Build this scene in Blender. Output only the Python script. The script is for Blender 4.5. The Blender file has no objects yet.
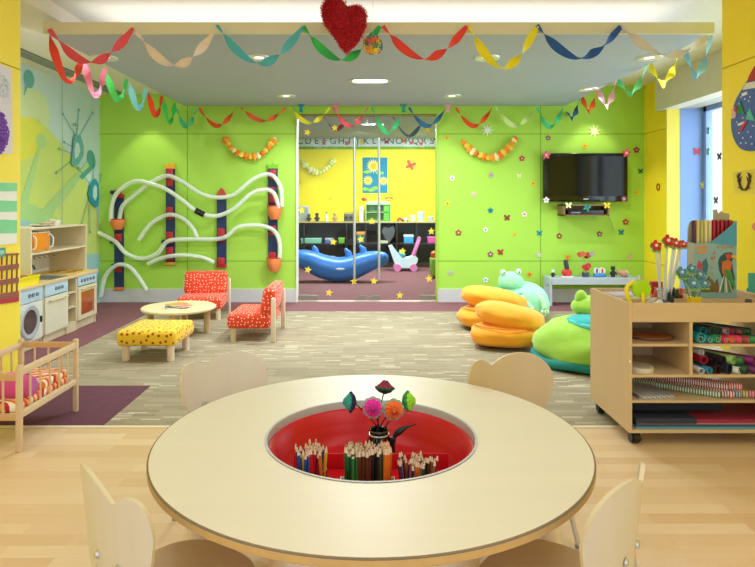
import bpy, bmesh, math, random
from math import pi, sin, cos, radians, sqrt
from mathutils import Vector, Matrix, noise
SC = bpy.context.scene
COL = SC.collection
random.seed(7)
# ------------------------------------------------------------------ camera, world, lights, exposure
F = 605.0; VX = 370.0; VY = 202.0; H = 1.4       # focal length (px), vanishing point (px), eye height (m)
cam = bpy.data.cameras.new('camera'); camo = bpy.data.objects.new('camera', cam); COL.objects.link(camo)
camo.location = (0, 0, H); camo.rotation_euler = (pi/2, 0, 0)
cam.sensor_width = 36; cam.lens = 36*F/755
cam.shift_x = (377.5-VX)/755; cam.shift_y = -(283.5-VY)/755
cam.clip_start = 0.05; cam.clip_end = 100
SC.camera = camo
w = bpy.data.worlds.new('world'); SC.world = w; w.use_nodes = True
w.node_tree.nodes['Background'].inputs[0].default_value = (0.84, 0.91, 1.0, 1)
w.node_tree.nodes['Background'].inputs[1].default_value = 1.15
SC.view_settings.view_transform = 'Standard'; SC.view_settings.look = 'None'
SC.view_settings.gamma = 1; SC.view_settings.use_curve_mapping = False
SC.view_settings.exposure = 0.42
SC.cycles.max_bounces = 8; SC.cycles.diffuse_bounces = 4; SC.cycles.transparent_max_bounces = 16
SC.cycles.sample_clamp_indirect = 6

def area(name, loc, sx, sy, power, col=(1, 1, 1), rot=(0, 0, 0), spread=180):
    l = bpy.data.lights.new(name, 'AREA'); l.shape = 'RECTANGLE'; l.size = sx; l.size_y = sy
    l.energy = power; l.color = col; l.spread = radians(spread)
    o = bpy.data.objects.new(name, l); COL.objects.link(o); o.location = loc; o.rotation_euler = rot
    return o
WARM = (1, 0.96, 0.88); NEUT = (0.85, 0.93, 1.0)
# unseen overhead lights added to brighten the front half, above the craft table
area('overhead_area_light', (-1.2, 1.3, 2.88), 0.6, 2.4, 16, NEUT)
area('overhead_area_light', (1.2, 1.3, 2.88), 0.6, 2.4, 16, NEUT)
# the long fitting in the dropped ceiling and the recess above it
area('recessed_strip_light', (0, 6.7, 2.725), 0.5, 0.12, 60, NEUT)
area('cove_strip_light', (0.06, 5.35, 2.84), 4.9, 0.8, 11, WARM, (pi-0.05, 0, 0))
area('cove_strip_light', (0.07, 8.2, 2.84), 4.6, 0.05, 6, WARM, (pi, 0, 0))
# second room lamps
area('overhead_area_light', (-0.6, 10.4, 2.78), 1.2, 0.3, 85, NEUT)
area('overhead_area_light', (0.9, 11.6, 2.78), 1.2, 0.3, 85, NEUT)
# daylight coming through the tall window on the right
area('window_daylight', (4.5, 6.05, 1.55), 2.1, 3.3, 50, (0.74, 0.86, 1.0), (0, pi/2, 0))
DOWN = [(83, 5.63), (259, 5.63), (487, 5.63), (676, 5.63), (286, 7.65), (452, 7.65), (605, 7.2)]
DOWN = [((max(-2.47, min(2.6, (x-VX)*Y/F))), Y) for x, Y in DOWN]
def spot(name, loc, power, ang=110, col=WARM, blend=0.6, rot=(0, 0, 0), r=0.05):
    l = bpy.data.lights.new(name, 'SPOT'); l.energy = power; l.spot_size = radians(ang); l.spot_blend = blend
    l.color = col; l.shadow_soft_size = r
    o = bpy.data.objects.new(name, l); COL.objects.link(o); o.location = loc; o.rotation_euler = rot
for x, y in DOWN:
    spot('downlight_lamp', (max(x, -2.2), y, 2.72), 52, 135, NEUT, 0.8)
spot('mural_fill', (-3.05, 5.1, 2.86), 60, 140, NEUT, 0.9, (radians(35), 0, 0))  # fill spot added out of view to brighten the dim mural
spot('wall_wash_spot', (-3.06, 8.12, 2.90), 26, 75, WARM, 0.35)
spot('wall_wash_spot', (3.08, 8.12, 2.95), 26, 75, WARM, 0.35)
spot('wall_wash_spot', (-1.15, 12.75, 2.78), 22, 75, WARM, 0.35)
spot('wall_wash_spot', (1.0, 12.2, 2.75), 16, 150, NEUT, 0.8, (radians(40), 0, 0))  # unseen spot added to brighten the alphabet frieze
spot('wall_wash_spot', (-0.2, 12.0, 2.75), 16, 150, NEUT, 0.8, (radians(40), 0, 0))  # second unseen spot, added for the same frieze

# ------------------------------------------------------------------ materials
def lin(h):
    h = h.lstrip('#'); c = [int(h[i:i+2], 16)/255 for i in (0, 2, 4)]
    return tuple(((v+0.055)/1.055)**2.4 if v > 0.04045 else v/12.92 for v in c) + (1,)
_mats = {}
class NT:
    def __init__(s, name):
        s.m = bpy.data.materials.new(name); s.m.use_nodes = True; s.t = s.m.node_tree; s.n = s.t.nodes; s.l = s.t.links
        s.b = s.n['Principled BSDF']
    def new(s, t, **k):
        n = s.n.new(t)
        for a, v in k.items(): setattr(n, a, v)
        return n
    def link(s, a, b): s.l.new(a, b)
    def coord(s, kind='Object', scale=(1, 1, 1), rot=(0, 0, 0), loc=(0, 0, 0)):
        tc = s.new('ShaderNodeTexCoord'); mp = s.new('ShaderNodeMapping')
        mp.inputs['Scale'].default_value = scale; mp.inputs['Rotation'].default_value = rot; mp.inputs['Location'].default_value = loc
        s.link(tc.outputs[kind], mp.inputs['Vector']); return mp.outputs['Vector']
    def mix(s, fac, a, b, mode='MIX'):
        m = s.new('ShaderNodeMix', data_type='RGBA', blend_type=mode)
        for sock, v in ((m.inputs[0], fac), (m.inputs[6], a), (m.inputs[7], b)):
            if hasattr(v, 'is_output') or hasattr(v, 'links'): s.link(v, sock)
            else: sock.default_value = v
        return m.outputs[2]
    def ramp(s, fac, stops, interp='LINEAR'):
        r = s.new('ShaderNodeValToRGB'); r.color_ramp.interpolation = interp
        e = r.color_ramp.elements
        while len(e) < len(stops): e.new(0.5)
        for i, (p, c) in enumerate(stops): e[i].position = p; e[i].color = c
        s.link(fac, r.inputs[0]); return r.outputs[0]
    def noise(s, vec, scale=5, detail=3, rough=0.5):
        n = s.new('ShaderNodeTexNoise'); n.inputs['Scale'].default_value = scale; n.inputs['Detail'].default_value = detail
        n.inputs['Roughness'].default_value = rough; s.link(vec, n.inputs['Vector']); return n.outputs['Fac']
    def bump(s, h, strength=0.2, dist=0.01):
        b = s.new('ShaderNodeBump'); b.inputs['Strength'].default_value = strength; b.inputs['Distance'].default_value = dist
        s.link(h, b.inputs['Height']); s.link(b.outputs[0], s.b.inputs['Normal'])
def shade(c, k): return (min(1, c[0]*k), min(1, c[1]*k), min(1, c[2]*k), 1)
def mat(name, hexc=None, rough=0.5, metal=0.0, var=0.06, scale=6, bump=0.0, bscale=60, spec=0.5, coat=0, sheen=0):
    if name in _mats: return _mats[name]
    t = NT(name); c = lin(hexc); v = t.coord()
    n = t.noise(v, scale)
    t.link(t.mix(n, shade(c, 1-var), shade(c, 1+var)), t.b.inputs['Base Color'])
    t.b.inputs['Roughness'].default_value = rough; t.b.inputs['Metallic'].default_value = metal
    t.b.inputs['Specular IOR Level'].default_value = spec
    if coat: t.b.inputs['Coat Weight'].default_value = coat
    if sheen: t.b.inputs['Sheen Weight'].default_value = sheen
    if bump: t.bump(t.noise(v, bscale, 2), bump, 0.01)
    _mats[name] = t.m; return t.m
def emis(name, hexc, k):
    if name in _mats: return _mats[name]
    t = NT(name); t.b.inputs['Base Color'].default_value = lin(hexc); t.b.inputs['Emission Color'].default_value = lin(hexc)
    t.b.inputs['Emission Strength'].default_value = k; _mats[name] = t.m; return t.m
def wood(name, hexc, axis=0, rough=0.45, con=0.10, sc=1.0, spec=0.4):
    if name in _mats: return _mats[name]
    t = NT(name); c = lin(hexc); s = [14*sc]*3; s[axis] = 0.9*sc
    v = t.coord(scale=tuple(s)); n = t.noise(v, 1.6, 6, 0.6); n2 = t.noise(t.coord(), 2.0*sc, 2)
    col = t.ramp(n, [(0.3, shade(c, 1-con)), (0.7, shade(c, 1+con*0.6))])
    col = t.mix(n2, shade(c, 1-con*0.5), col)
    t.link(col, t.b.inputs['Base Color']); t.b.inputs['Roughness'].default_value = rough
    t.b.inputs['Specular IOR Level'].default_value = spec
    t.bump(n, 0.04, 0.002); _mats[name] = t.m; return t.m
def dots(name, base, dot, cell=0.04, r=0.22, rnd=0.45):
    if name in _mats: return _mats[name]
    t = NT(name); v = t.coord('UV', (1/cell, 1/cell, 1/cell))
    vo = t.new('ShaderNodeTexVoronoi', voronoi_dimensions='2D', feature='F1'); vo.inputs['Scale'].default_value = 1
    vo.inputs['Randomness'].default_value = rnd; t.link(v, vo.inputs['Vector'])
    f = t.ramp(vo.outputs['Distance'], [(r, (1, 1, 1, 1)), (r+0.05, (0, 0, 0, 1))])
    n = t.noise(t.coord(), 5); b = lin(base)
    t.link(t.mix(f, t.mix(n, shade(b, 0.93), shade(b, 1.07)), lin(dot)), t.b.inputs['Base Color'])
    t.b.inputs['Roughness'].default_value = 0.9; t.b.inputs['Sheen Weight'].default_value = 0.15
    t.bump(t.noise(t.coord(), 180, 2), 0.12, 0.004); _mats[name] = t.m; return t.m
def stripes(name, cols, period=0.05, axis='x', dist=0.0, rot=(0, 0, 0), rough=0.8):
    """cyclic stripes along an object axis; cols = list of hex"""
    if name in _mats: return _mats[name]
    t = NT(name); v = t.coord(rot=rot); sp = t.new('ShaderNodeSeparateXYZ'); t.link(v, sp.inputs[0])
    src = sp.outputs['xyz'.index(axis)]
    a = t.new('ShaderNodeMath', operation='MULTIPLY'); t.link(src, a.inputs[0]); a.inputs[1].default_value = 1/period
    out = a.outputs[0]
    if dist:
        n = t.noise(t.coord(), 9, 2); d = t.new('ShaderNodeMath', operation='MULTIPLY_ADD'); t.link(n, d.inputs[0]); d.inputs[1].default_value = dist; t.link(out, d.inputs[2]); out = d.outputs[0]
    fr = t.new('ShaderNodeMath', operation='FRACT'); t.link(out, fr.inputs[0])
    k = len(cols)
    t.link(t.ramp(fr.outputs[0], [(i/k, lin(c)) for i, c in enumerate(cols)], 'CONSTANT'), t.b.inputs['Base Color'])
    t.b.inputs['Roughness'].default_value = rough; _mats[name] = t.m; return t.m
def clear(name, tint=(1, 1, 1, 1), ior=1.45, rough=0.0, body=0.0, bodycol=(1, 1, 1, 1)):
    if name in _mats: return _mats[name]
    t = NT(name); t.n.remove(t.b); o = t.n['Material Output']
    tr = t.new('ShaderNodeBsdfTransparent'); tr.inputs[0].default_value = tint
    gl = t.new('ShaderNodeBsdfGlossy'); gl.inputs['Roughness'].default_value = rough
    lw_ = t.new('ShaderNodeLayerWeight'); lw_.inputs['Blend'].default_value = 0.5
    pw = t.new('ShaderNodeMath', operation='POWER'); t.link(lw_.outputs['Facing'], pw.inputs[0]); pw.inputs[1].default_value = 5
    f0 = ((ior-1)/(ior+1))**2
    fr = t.new('ShaderNodeMath', operation='MULTIPLY_ADD'); t.link(pw.outputs[0], fr.inputs[0]); fr.inputs[1].default_value = 1-f0; fr.inputs[2].default_value = f0
    m = t.new('ShaderNodeMixShader'); t.link(fr.outputs[0], m.inputs[0])
    src = tr.outputs[0]
    if body:
        df = t.new('ShaderNodeBsdfDiffuse'); df.inputs[0].default_value = bodycol
        m2 = t.new('ShaderNodeMixShader'); m2.inputs[0].default_value = body; t.link(tr.outputs[0], m2.inputs[1]); t.link(df.outputs[0], m2.inputs[2]); src = m2.outputs[0]
    t.link(src, m.inputs[1]); t.link(gl.outputs[0], m.inputs[2]); t.link(m.outputs[0], o.inputs[0])
    _mats[name] = t.m; return t.m

# ------------------------------------------------------------------ mesh builder
class MB:
    def __init__(s): s.bm = bmesh.new(); s.mi = 0
    def m(s, i): s.mi = i; return s
    def _f(s, vs):
        try: f = s.bm.faces.new(vs); f.material_index = s.mi; return f
        except ValueError: return None
    def box(s, c, d, bev=0, seg=2, rot=None):
        x, y, z = (a/2 for a in d); M = Matrix.Translation(c) @ (rot.to_4x4() if rot else Matrix.Identity(4))
        v = [s.bm.verts.new(M @ Vector((sx*x, sy*y, sz*z))) for sz in (-1, 1) for sy in (-1, 1) for sx in (-1, 1)]
        fs = [s._f([v[i] for i in q]) for q in ((0, 2, 3, 1), (4, 5, 7, 6), (0, 1, 5, 4), (2, 6, 7, 3), (0, 4, 6, 2), (1, 3, 7, 5))]
        if bev:
            es = list({e for f in fs for e in f.edges})
            r = bmesh.ops.bevel(s.bm, geom=es, offset=bev, segments=seg, affect='EDGES', profile=0.5, clamp_overlap=True)
            for f in r['faces']: f.material_index = s.mi
        return s
    def bb(s, x0, x1, y0, y1, z0, z1, bev=0, seg=2):
        return s.box(((x0+x1)/2, (y0+y1)/2, (z0+z1)/2), (abs(x1-x0), abs(y1-y0), abs(z1-z0)), bev, seg)
    def cyl(s, p0, p1, r0, r1=None, n=16, cap=True):
        r1 = r0 if r1 is None else r1; p0 = Vector(p0); p1 = Vector(p1); d = (p1-p0).normalized()
        a = d.orthogonal().normalized(); b = d.cross(a)
        A = [s.bm.verts.new(p0+(a*cos(2*pi*i/n)+b*sin(2*pi*i/n))*r0) for i in range(n)]
        B = [s.bm.verts.new(p1+(a*cos(2*pi*i/n)+b*sin(2*pi*i/n))*r1) for i in range(n)] if r1 > 1e-6 else None
        if B:
            for i in range(n): s._f([A[i], A[(i+1) % n], B[(i+1) % n], B[i]])
            if cap: s._f(A[::-1]); s._f(B)
        else:
            t = s.bm.verts.new(p1)
            for i in range(n): s._f([A[i], A[(i+1) % n], t])
            if cap: s._f(A[::-1])
        return s
    def tube(s, pts, r, n=8, closed=False, cap=True):
        pts = [Vector(p) for p in pts]; N = len(pts); rings = []; up = None
        if isinstance(r, (list, tuple)) and len(r) != N:
            q = len(r)-1; r = [r[min(q, int(i/(N-1)*q))]+(r[min(q, int(i/(N-1)*q)+1)]-r[min(q, int(i/(N-1)*q))])*(i/(N-1)*q-int(i/(N-1)*q)) for i in range(N)]
        for i, p in enumerate(pts):
            if closed: d = pts[(i+1) % N]-pts[i-1]
            else: d = pts[min(i+1, N-1)]-pts[max(i-1, 0)]
            d.normalize()
            if up is None: up = d.orthogonal().normalized()
            up = (up-d*up.dot(d)).normalized(); b = d.cross(up); rr = r[i] if isinstance(r, (list, tuple)) else r
            rings.append([s.bm.verts.new(p+(up*cos(2*pi*k/n)+b*sin(2*pi*k/n))*rr) for k in range(n)])
        for i in range(N if closed else N-1):
            A, B = rings[i], rings[(i+1) % N]
            for k in range(n): s._f([A[k], A[(k+1) % n], B[(k+1) % n], B[k]])
        if cap and not closed: s._f(rings[0][::-1]); s._f(rings[-1])
        return s
    def lathe(s, prof, n=32, c=(0, 0, 0), M=None):
        c = Vector(c); M = M or Matrix.Identity(3); rings = []
        for r, z in prof:
            if r < 1e-6: rings.append([s.bm.verts.new(c+M@Vector((0, 0, z)))])
            else: rings.append([s.bm.verts.new(c+M@Vector((r*cos(2*pi*i/n), r*sin(2*pi*i/n), z))) for i in range(n)])
        for A, B in zip(rings, rings[1:]):
            for i in range(n):
                j = (i+1) % n
                if len(A) == 1 and len(B) == 1: continue
                if len(A) == 1: s._f([A[0], B[j], B[i]])
                elif len(B) == 1: s._f([A[i], A[j], B[0]])
                else: s._f([A[i], A[j], B[j], B[i]])
        return s
    def ell(s, c, r, nu=20, nv=12, rot=None, fn=None):
        c = Vector(c); r = (r, r, r) if isinstance(r, (int, float)) else r; R = rot or Matrix.Identity(3)
        def P(a, b):
            d = Vector((cos(a)*cos(b), sin(a)*cos(b), sin(b))); k = fn(d) if fn else 1
            return s.bm.verts.new(c+R@Vector((d.x*r[0]*k, d.y*r[1]*k, d.z*r[2]*k)))
        rings = [[P(0, -pi/2)]]+[[P(2*pi*i/nu, -pi/2+pi*j/nv) for i in range(nu)] for j in range(1, nv)]+[[P(0, pi/2)]]
        for A, B in zip(rings, rings[1:]):
            for i in range(nu):
                j = (i+1) % nu
                if len(A) == 1: s._f([A[0], B[j], B[i]])
                elif len(B) == 1: s._f([A[i], A[j], B[0]])
                else: s._f([A[i], A[j], B[j], B[i]])
        return s
    def prism(s, pts, d0, d1, fn=None):
        """outline in (x,z), extruded along y from d0 to d1; fn maps (x,y,z)->Vector"""
        fn = fn or (lambda x, y, z: Vector((x, y, z)))
        A = [s.bm.verts.new(fn(p[0], d0, p[1])) for p in pts]; B = [s.bm.verts.new(fn(p[0], d1, p[1])) for p in pts]; n = len(pts)
        s._f(A); s._f(B[::-1])
        for i in range(n): s._f([A[i], B[i], B[(i+1) % n], A[(i+1) % n]])
        return s
    def poly(s, pts): s._f([s.bm.verts.new(p) for p in pts]); return s
    def grid(s, rows):
        V = [[s.bm.verts.new(p) for p in r] for r in rows]
        for a, b in zip(V, V[1:]):
            for i in range(len(a)-1): s._f([a[i], a[i+1], b[i+1], b[i]])
        return s
    def build(s, name, mats, parent=None, loc=None, rot=None, smooth=35, recalc=True):
        if recalc: bmesh.ops.recalc_face_normals(s.bm, faces=s.bm.faces)
        uv = s.bm.loops.layers.uv.new('UVMap')
        for f in s.bm.faces:
            nn = f.normal; k = max(range(3), key=lambda i: abs(nn[i]))
            for l in f.loops:
                co = l.vert.co; l[uv].uv = (co[(k+1) % 3], co[(k+2) % 3]) if k != 1 else (co.x, co.z)
        me = bpy.data.meshes.new(name); s.bm.to_mesh(me); s.bm.free()
        for m in (mats if isinstance(mats, (list, tuple)) else [mats]): me.materials.append(m)
        if smooth:
            me.polygons.foreach_set('use_smooth', [True]*len(me.polygons)); me.set_sharp_from_angle(angle=radians(smooth))
        o = bpy.data.objects.new(name, me); COL.objects.link(o)
        if parent: o.parent = parent
        if loc: o.location = loc
        if rot: o.rotation_euler = rot
        return o
def tag(o, label, cat, group=None, kind=None):
    o['label'] = label; o['category'] = cat
    if group: o['group'] = group
    if kind: o['kind'] = kind
    return o
def thing(name, label, cat, loc=(0, 0, 0), rz=0, group=None):
    o = bpy.data.objects.new(name, None); COL.objects.link(o); o.location = loc; o.rotation_euler = (0, 0, rz); o.empty_display_size = 0.1
    return tag(o, label, cat, group)
def struct(name, mb, mats, parent=None, smooth=35):
    o = mb.build(name, mats, parent, smooth=smooth); o['kind'] = 'structure'; return o
def fixed_copy(o, parent=None):
    c = o.copy(); COL.objects.link(c)
    if parent: c.parent = parent
    for ch in [x for x in COL.objects if x.parent == o]: fixed_copy(ch, c)
    return c
def P(x, y, Y): return Vector(((x-VX)*Y/F, Y, H+(VY-y)*Y/F))       # the point at depth Y seen at (x, y)
def S(x, y, X):                                                      # the point on the side wall plane x = X seen at (x, y)
    Y = F*X/(x-VX); return Vector((X, Y, H+(VY-y)*Y/F))
def spline(pts, n=8):
    """Catmull-Rom through pts"""
    P_ = [Vector(p) for p in pts]; P_ = [P_[0]*2-P_[1]]+P_+[P_[-1]*2-P_[-2]]; out = []
    for i in range(1, len(P_)-2):
        a, b, c, d = P_[i-1:i+3]
        for k in range(n):
            t = k/n; out.append(0.5*((2*b)+(c-a)*t+(2*a-5*b+4*c-d)*t*t+(3*b-a-3*c+d)*t**3))
    out.append(P_[-2]); return out
def text(name, body, size, mt, parent, loc, rot=(pi/2, 0, 0), depth=0.001, align='CENTER'):
    c = bpy.data.curves.new(name, 'FONT'); c.body = body; c.size = size; c.extrude = depth; c.align_x = align; c.align_y = 'CENTER'
    tmp = bpy.data.objects.new(name, c); me = bpy.data.meshes.new_from_object(tmp); bpy.data.objects.remove(tmp); bpy.data.curves.remove(c)
    me.materials.clear(); me.materials.append(mt)
    o = bpy.data.objects.new(name, me); COL.objects.link(o); o.parent = parent; o.location = loc; o.rotation_euler = rot
    return o
def star_pts(n=5, R=1, r=0.45, a0=pi/2): return [((R if i % 2 == 0 else r)*cos(a0+pi*i/n), (R if i % 2 == 0 else r)*sin(a0+pi*i/n)) for i in range(2*n)]
def flower_pts(R=1, n=5, m=40, k=0.28): return [(R*(0.5+0.5*abs(cos(n*pi*i/m))**0.7)*cos(2*pi*i/m+pi/2), R*(0.5+0.5*abs(cos(n*pi*i/m))**0.7)*sin(2*pi*i/m+pi/2)) for i in range(m)]
def butterfly_pts(R=1):
    h = [(0.06, 0.35), (0.35, 0.85), (0.8, 0.95), (1.0, 0.6), (0.75, 0.15), (0.45, 0.0), (0.75, -0.25), (0.8, -0.65), (0.45, -0.85), (0.15, -0.5), (0.05, -0.35)]
    return [(x*R, z*R) for x, z in h]+[(-x*R, z*R) for x, z in h[::-1]]
# ------------------------------------------------------------------ common materials
M_green = mat('green_wall_paint', '#ADDD54', 0.55, var=0.02, scale=1.5, spec=0.3)
M_yellow = mat('yellow_wall_paint', '#FFE42C', 0.55, var=0.02, scale=1.5, spec=0.3)
M_seam = mat('panel_seam', '#6E9A20', 0.8)
M_seamy = mat('yellow_panel_seam', '#B89A10', 0.8)
M_skirt = mat('grey_skirting', '#CFCFD0', 0.5)
M_white = mat('white_paint', '#F2F0EA', 0.5, var=0.02)
M_ceil = mat('ceiling_plaster', '#EDE8DC', 0.8, var=0.02)
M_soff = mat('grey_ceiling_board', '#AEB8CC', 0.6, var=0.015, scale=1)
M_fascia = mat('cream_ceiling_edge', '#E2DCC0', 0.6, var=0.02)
M_grille = mat('grey_metal_grille', '#A4AAA6', 0.5, 0.2)
M_steel = mat('brushed_steel', '#C8CCD0', 0.3, 0.8, var=0.03); M_ringm = mat('satin_ring', '#C4C6C6', 0.45, 0.3)
M_maple = wood('pale_maple', '#E8D2A8', 0)
M_mapley = wood('pale_maple_upright', '#E3CDA6', 2)
M_mapled = wood('pale_maple_lengthwise', '#E0C79C', 1)
M_dark = mat('black_plastic', '#1B1B1F', 0.35)
M_glassdoor = clear('door_glass', (0.95, 0.985, 0.97, 1), 1.25)
M_clear = clear('clear_plastic', (0.95, 0.97, 0.97, 1), 1.4, 0.05, 0.18, (0.9, 0.93, 0.93, 1))

# ------------------------------------------------------------------ the setting
D = 8.47
def wood_floor():
    t = NT('maple_plank_floor'); v = t.coord()
    br = t.new('ShaderNodeTexBrick'); br.offset = 0.37; br.inputs['Scale'].default_value = 1; br.inputs['Mortar Size'].default_value = 0.0006
    br.inputs['Brick Width'].default_value = 0.62; br.inputs['Row Height'].default_value = 0.085; br.inputs['Bias'].default_value = 0
    br.inputs['Color1'].default_value = lin('#EDD3AE'); br.inputs['Color2'].default_value = lin('#D6AE7E'); br.inputs['Mortar'].default_value = lin('#CDB08A')
    t.link(v, br.inputs['Vector'])
    n = t.noise(t.coord(scale=(2.2, 26, 1)), 1.5, 5, 0.6); n2 = t.noise(t.coord(scale=(1.5, 10, 1)), 2, 2)
    c = t.mix(0.5, br.outputs['Color'], t.ramp(n, [(0.3, lin('#D8B68A')), (0.7, lin('#F1DBBC'))]))
    c = t.mix(n2, c, lin('#E6C69C'), 'MIX'); c = t.mix(0.45, c, br.outputs['Color'])
    t.link(c, t.b.inputs['Base Color']); t.b.inputs['Roughness'].default_value = 0.33; return t.m
def tile_carpet():
    t = NT('woven_olive_carpet'); v = t.coord()
    br = t.new('ShaderNodeTexBrick'); br.offset = 0.43; br.inputs['Scale'].default_value = 1; br.inputs['Mortar Size'].default_value = 0.0
    br.inputs['Brick Width'].default_value = 0.26; br.inputs['Row Height'].default_value = 0.042
    br.inputs['Color1'].default_value = lin('#8C7F64'); br.inputs['Color2'].default_value = lin('#A6997C'); br.inputs['Mortar'].default_value = lin('#988B70')
    t.link(v, br.inputs['Vector'])
    br2 = t.new('ShaderNodeTexBrick'); br2.offset = 0.37; br2.inputs['Scale'].default_value = 1; br2.inputs['Mortar Size'].default_value = 0.0
    br2.inputs['Brick Width'].default_value = 0.13; br2.inputs['Row Height'].default_value = 0.021
    br2.inputs['Color1'].default_value = (0, 0, 0, 1); br2.inputs['Color2'].default_value = (1, 1, 1, 1); br2.inputs['Mortar'].default_value = (0, 0, 0, 1)
    t.link(t.coord(loc=(0.13, 0.02, 0)), br2.inputs['Vector'])
    mask = t.ramp(br2.outputs['Color'], [(0.94, (0, 0, 0, 1)), (0.965, (1, 1, 1, 1))])
    c = t.mix(mask, br.outputs['Color'], lin('#CCC2A4'))
    nz = t.noise(t.coord(), 90, 2); c = t.mix(0.28, c, t.ramp(nz, [(0.3, lin('#7E725C')), (0.7, lin('#C0B498'))]))
    t.link(c, t.b.inputs['Base Color']); t.b.inputs['Roughness'].default_value = 0.95; t.b.inputs['Specular IOR Level'].default_value = 0.15
    t.bump(nz, 0.2, 0.004); return t.m
M_floorw = wood_floor(); M_carpet = tile_carpet()
M_plum = mat('plum_carpet', '#6B4650', 0.95, var=0.16, scale=14, bump=0.2, bscale=160, spec=0.1)
M_plum2 = mat('brown_plum_carpet', '#84585C', 0.95, var=0.14, scale=10, bump=0.2, bscale=160, spec=0.1)
struct('floor', MB().bb(-4, 4.5, -1.6, 3.76, -0.1, 0), M_floorw)
struct('floor_carpet', MB().bb(-4, 4.5, 3.76, 7.74, -0.1, 0.0), M_carpet)
struct('floor_plum_border', MB().bb(-4, 4.5, 7.74, 13.6, -0.1, 0.0), M_plum2)
struct('floor_plum_strip', MB().bb(-3.78, -2.79, 4.36, 7.74, 0.0, 0.004), M_plum2)
struct('floor_plum_patch', MB().bb(-2.52, -1.67, 3.765, 4.60, 0.0, 0.004), M_plum)
struct('trim_1', MB().bb(-2.52, 2.52, 3.745, 3.775, 0.0, 0.006), mat('pale_threshold', '#E9DDBE', 0.4))
# back wall with the glass door opening
DX0, DX1, DZ = -1.03, 0.945, 2.63
bw = MB()
bw.bb(-3.9, DX0, D, D+0.15, 0, 3.05); bw.bb(DX1, 4.5, D, D+0.15, 0, 3.05); bw.bb(DX0, DX1, D, D+0.15, DZ, 3.05)
bw.m(1)
for z in (2.352, 0.574):
    bw.bb(-3.78, DX0, D-0.002, D, z-0.004, z+0.004); bw.bb(DX1, 3.84, D-0.002, D, z-0.004, z+0.004)
for x in (P(187.5, 0, D).x, P(540.5, 0, D).x): bw.bb(x-0.004, x+0.004, D-0.002, D, 0.18, 2.95)
struct('wall_back', bw, [M_green, M_seam], smooth=0)
bb = MB(); bb.bb(-3.78, DX0, D-0.02, D, 0, 0.185); bb.bb(DX1, 3.84, D-0.02, D, 0, 0.185)
struct('baseboard_back', bb, M_skirt, smooth=0)
fr = MB(); fr.bb(DX0, DX0+0.015, D-0.03, D+0.15, 0, DZ); fr.m(2).bb(DX1-0.015, DX1, D-0.03, D+0.15, 0, DZ)
fr.m(1).bb(DX0, DX1, D-0.01, D+0.15, DZ-0.015, DZ)
struct('trim_door_frame', fr, [M_white, mat('dark_frame', '#7A6A3A', 0.5), mat('green_jamb', '#B4D040', 0.5)], smooth=0)
# left wall with its mural
lw = MB(); lw.bb(-3.9, -3.78, 4.2, 13.6, 0, 3.05)
wl = struct('wall_left', lw, mat('mural_pale_blue', '#CCE4E6', 0.55, var=0.03, scale=1), smooth=0)
XW = -3.778
_lay = [0]
mu = MB()
def ms(pts, mi, step=True):
    if step: _lay[0] += 1
    x = XW+0.0006*_lay[0]; mu.m(mi); mu.poly([(x, p.y, p.z) for p in [S(a, b, -3.78) for a, b in pts]])
def mell(cx, cy, rx, ry, mi, a=0, n=26):
    ms([(cx+rx*cos(t)*cos(a)-ry*sin(t)*sin(a), cy+rx*cos(t)*sin(a)+ry*sin(t)*cos(a)) for t in [2*pi*i/n for i in range(n)]], mi)
def mline(a, b, w0, w1, mi):
    d = Vector((b[0]-a[0], b[1]-a[1])).normalized(); n = Vector((-d.y, d.x))
    ms([(a[0]+n.x*w0, a[1]+n.y*w0), (b[0]+n.x*w1, b[1]+n.y*w1), (b[0]-n.x*w1, b[1]-n.y*w1), (a[0]-n.x*w0, a[1]-n.y*w0)], mi)
ms([(0, 88), (34, 88), (46, 98), (50, 118), (44, 145), (20, 165), (0, 165)], 1)
ms([(0, 116), (20, 117), (38, 119), (52, 133), (68, 153), (80, 170), (90, 190), (97, 215), (99.5, 240), (99.5, 330), (0, 330)], 2)
ms([(0, 116), (20, 117), (33, 118), (42, 128), (43, 142), (34, 155), (20, 162), (0, 165)], 3)
ms([(0, 205), (20, 208), (38, 218), (46, 228), (48, 262), (0, 262)], 4)
ms([(86, 254), (99.5, 254), (99.5, 330), (86, 330)], 5)
ms([(20, 200), (33, 205), (46, 212), (52, 226), (38, 226), (20, 218)], 6)
mell(28.5, 79, 5.2, 9.5, 7, -0.15); mline((26, 86), (23.5, 95), 1.2, 0.5, 7)
mell(40.5, 141, 4.6, 7.5, 6, -0.2); mline((39, 147), (23, 203), 1.2, 4, 6)
mline((89, 163), (40, 220), 2.4, 6, 6); mell(90.8, 159.5, 3.9, 9.5, 8, -0.15); mline((90, 168), (80, 178), 2.2, 2.4, 8)
for (a, b) in (((75, 136), (62, 114)), ((76, 136), (78, 110)), ((78, 137), (92, 113)), ((72, 147), (63, 142)), ((70, 153), (58, 149)), ((70, 161), (55, 173)),
               ((88, 183), (77, 168)), ((92, 181), (93, 160)), ((98, 183), (100, 175)), ((87, 200), (80, 224)), ((88, 204), (88.6, 232))):
    mline(a, b, 0.35, 0.25, 8)
    mell(b[0], b[1], 0.9, 1.4, 8)
mell(73.6, 124.5, 0.9, 1.4, 8)
ms([(72, 137), (75, 134.5), (79, 136), (82, 146), (81.5, 156), (77, 164), (72, 167.5), (69.5, 163), (71, 150)], 7)
ms([(74, 142), (77, 143.5), (78.5, 151), (76, 157), (73, 159), (72.6, 150)], 0)
ms([(91, 180), (94, 178.5), (97, 184), (97.5, 198), (96.5, 206), (93.5, 207.5), (88, 201), (86, 194), (88, 185)], 9)
ms([(93, 184.5), (95, 187), (95.3, 196), (93.5, 201), (91, 197), (91.2, 189)], 0)
mu.m(10)
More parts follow.
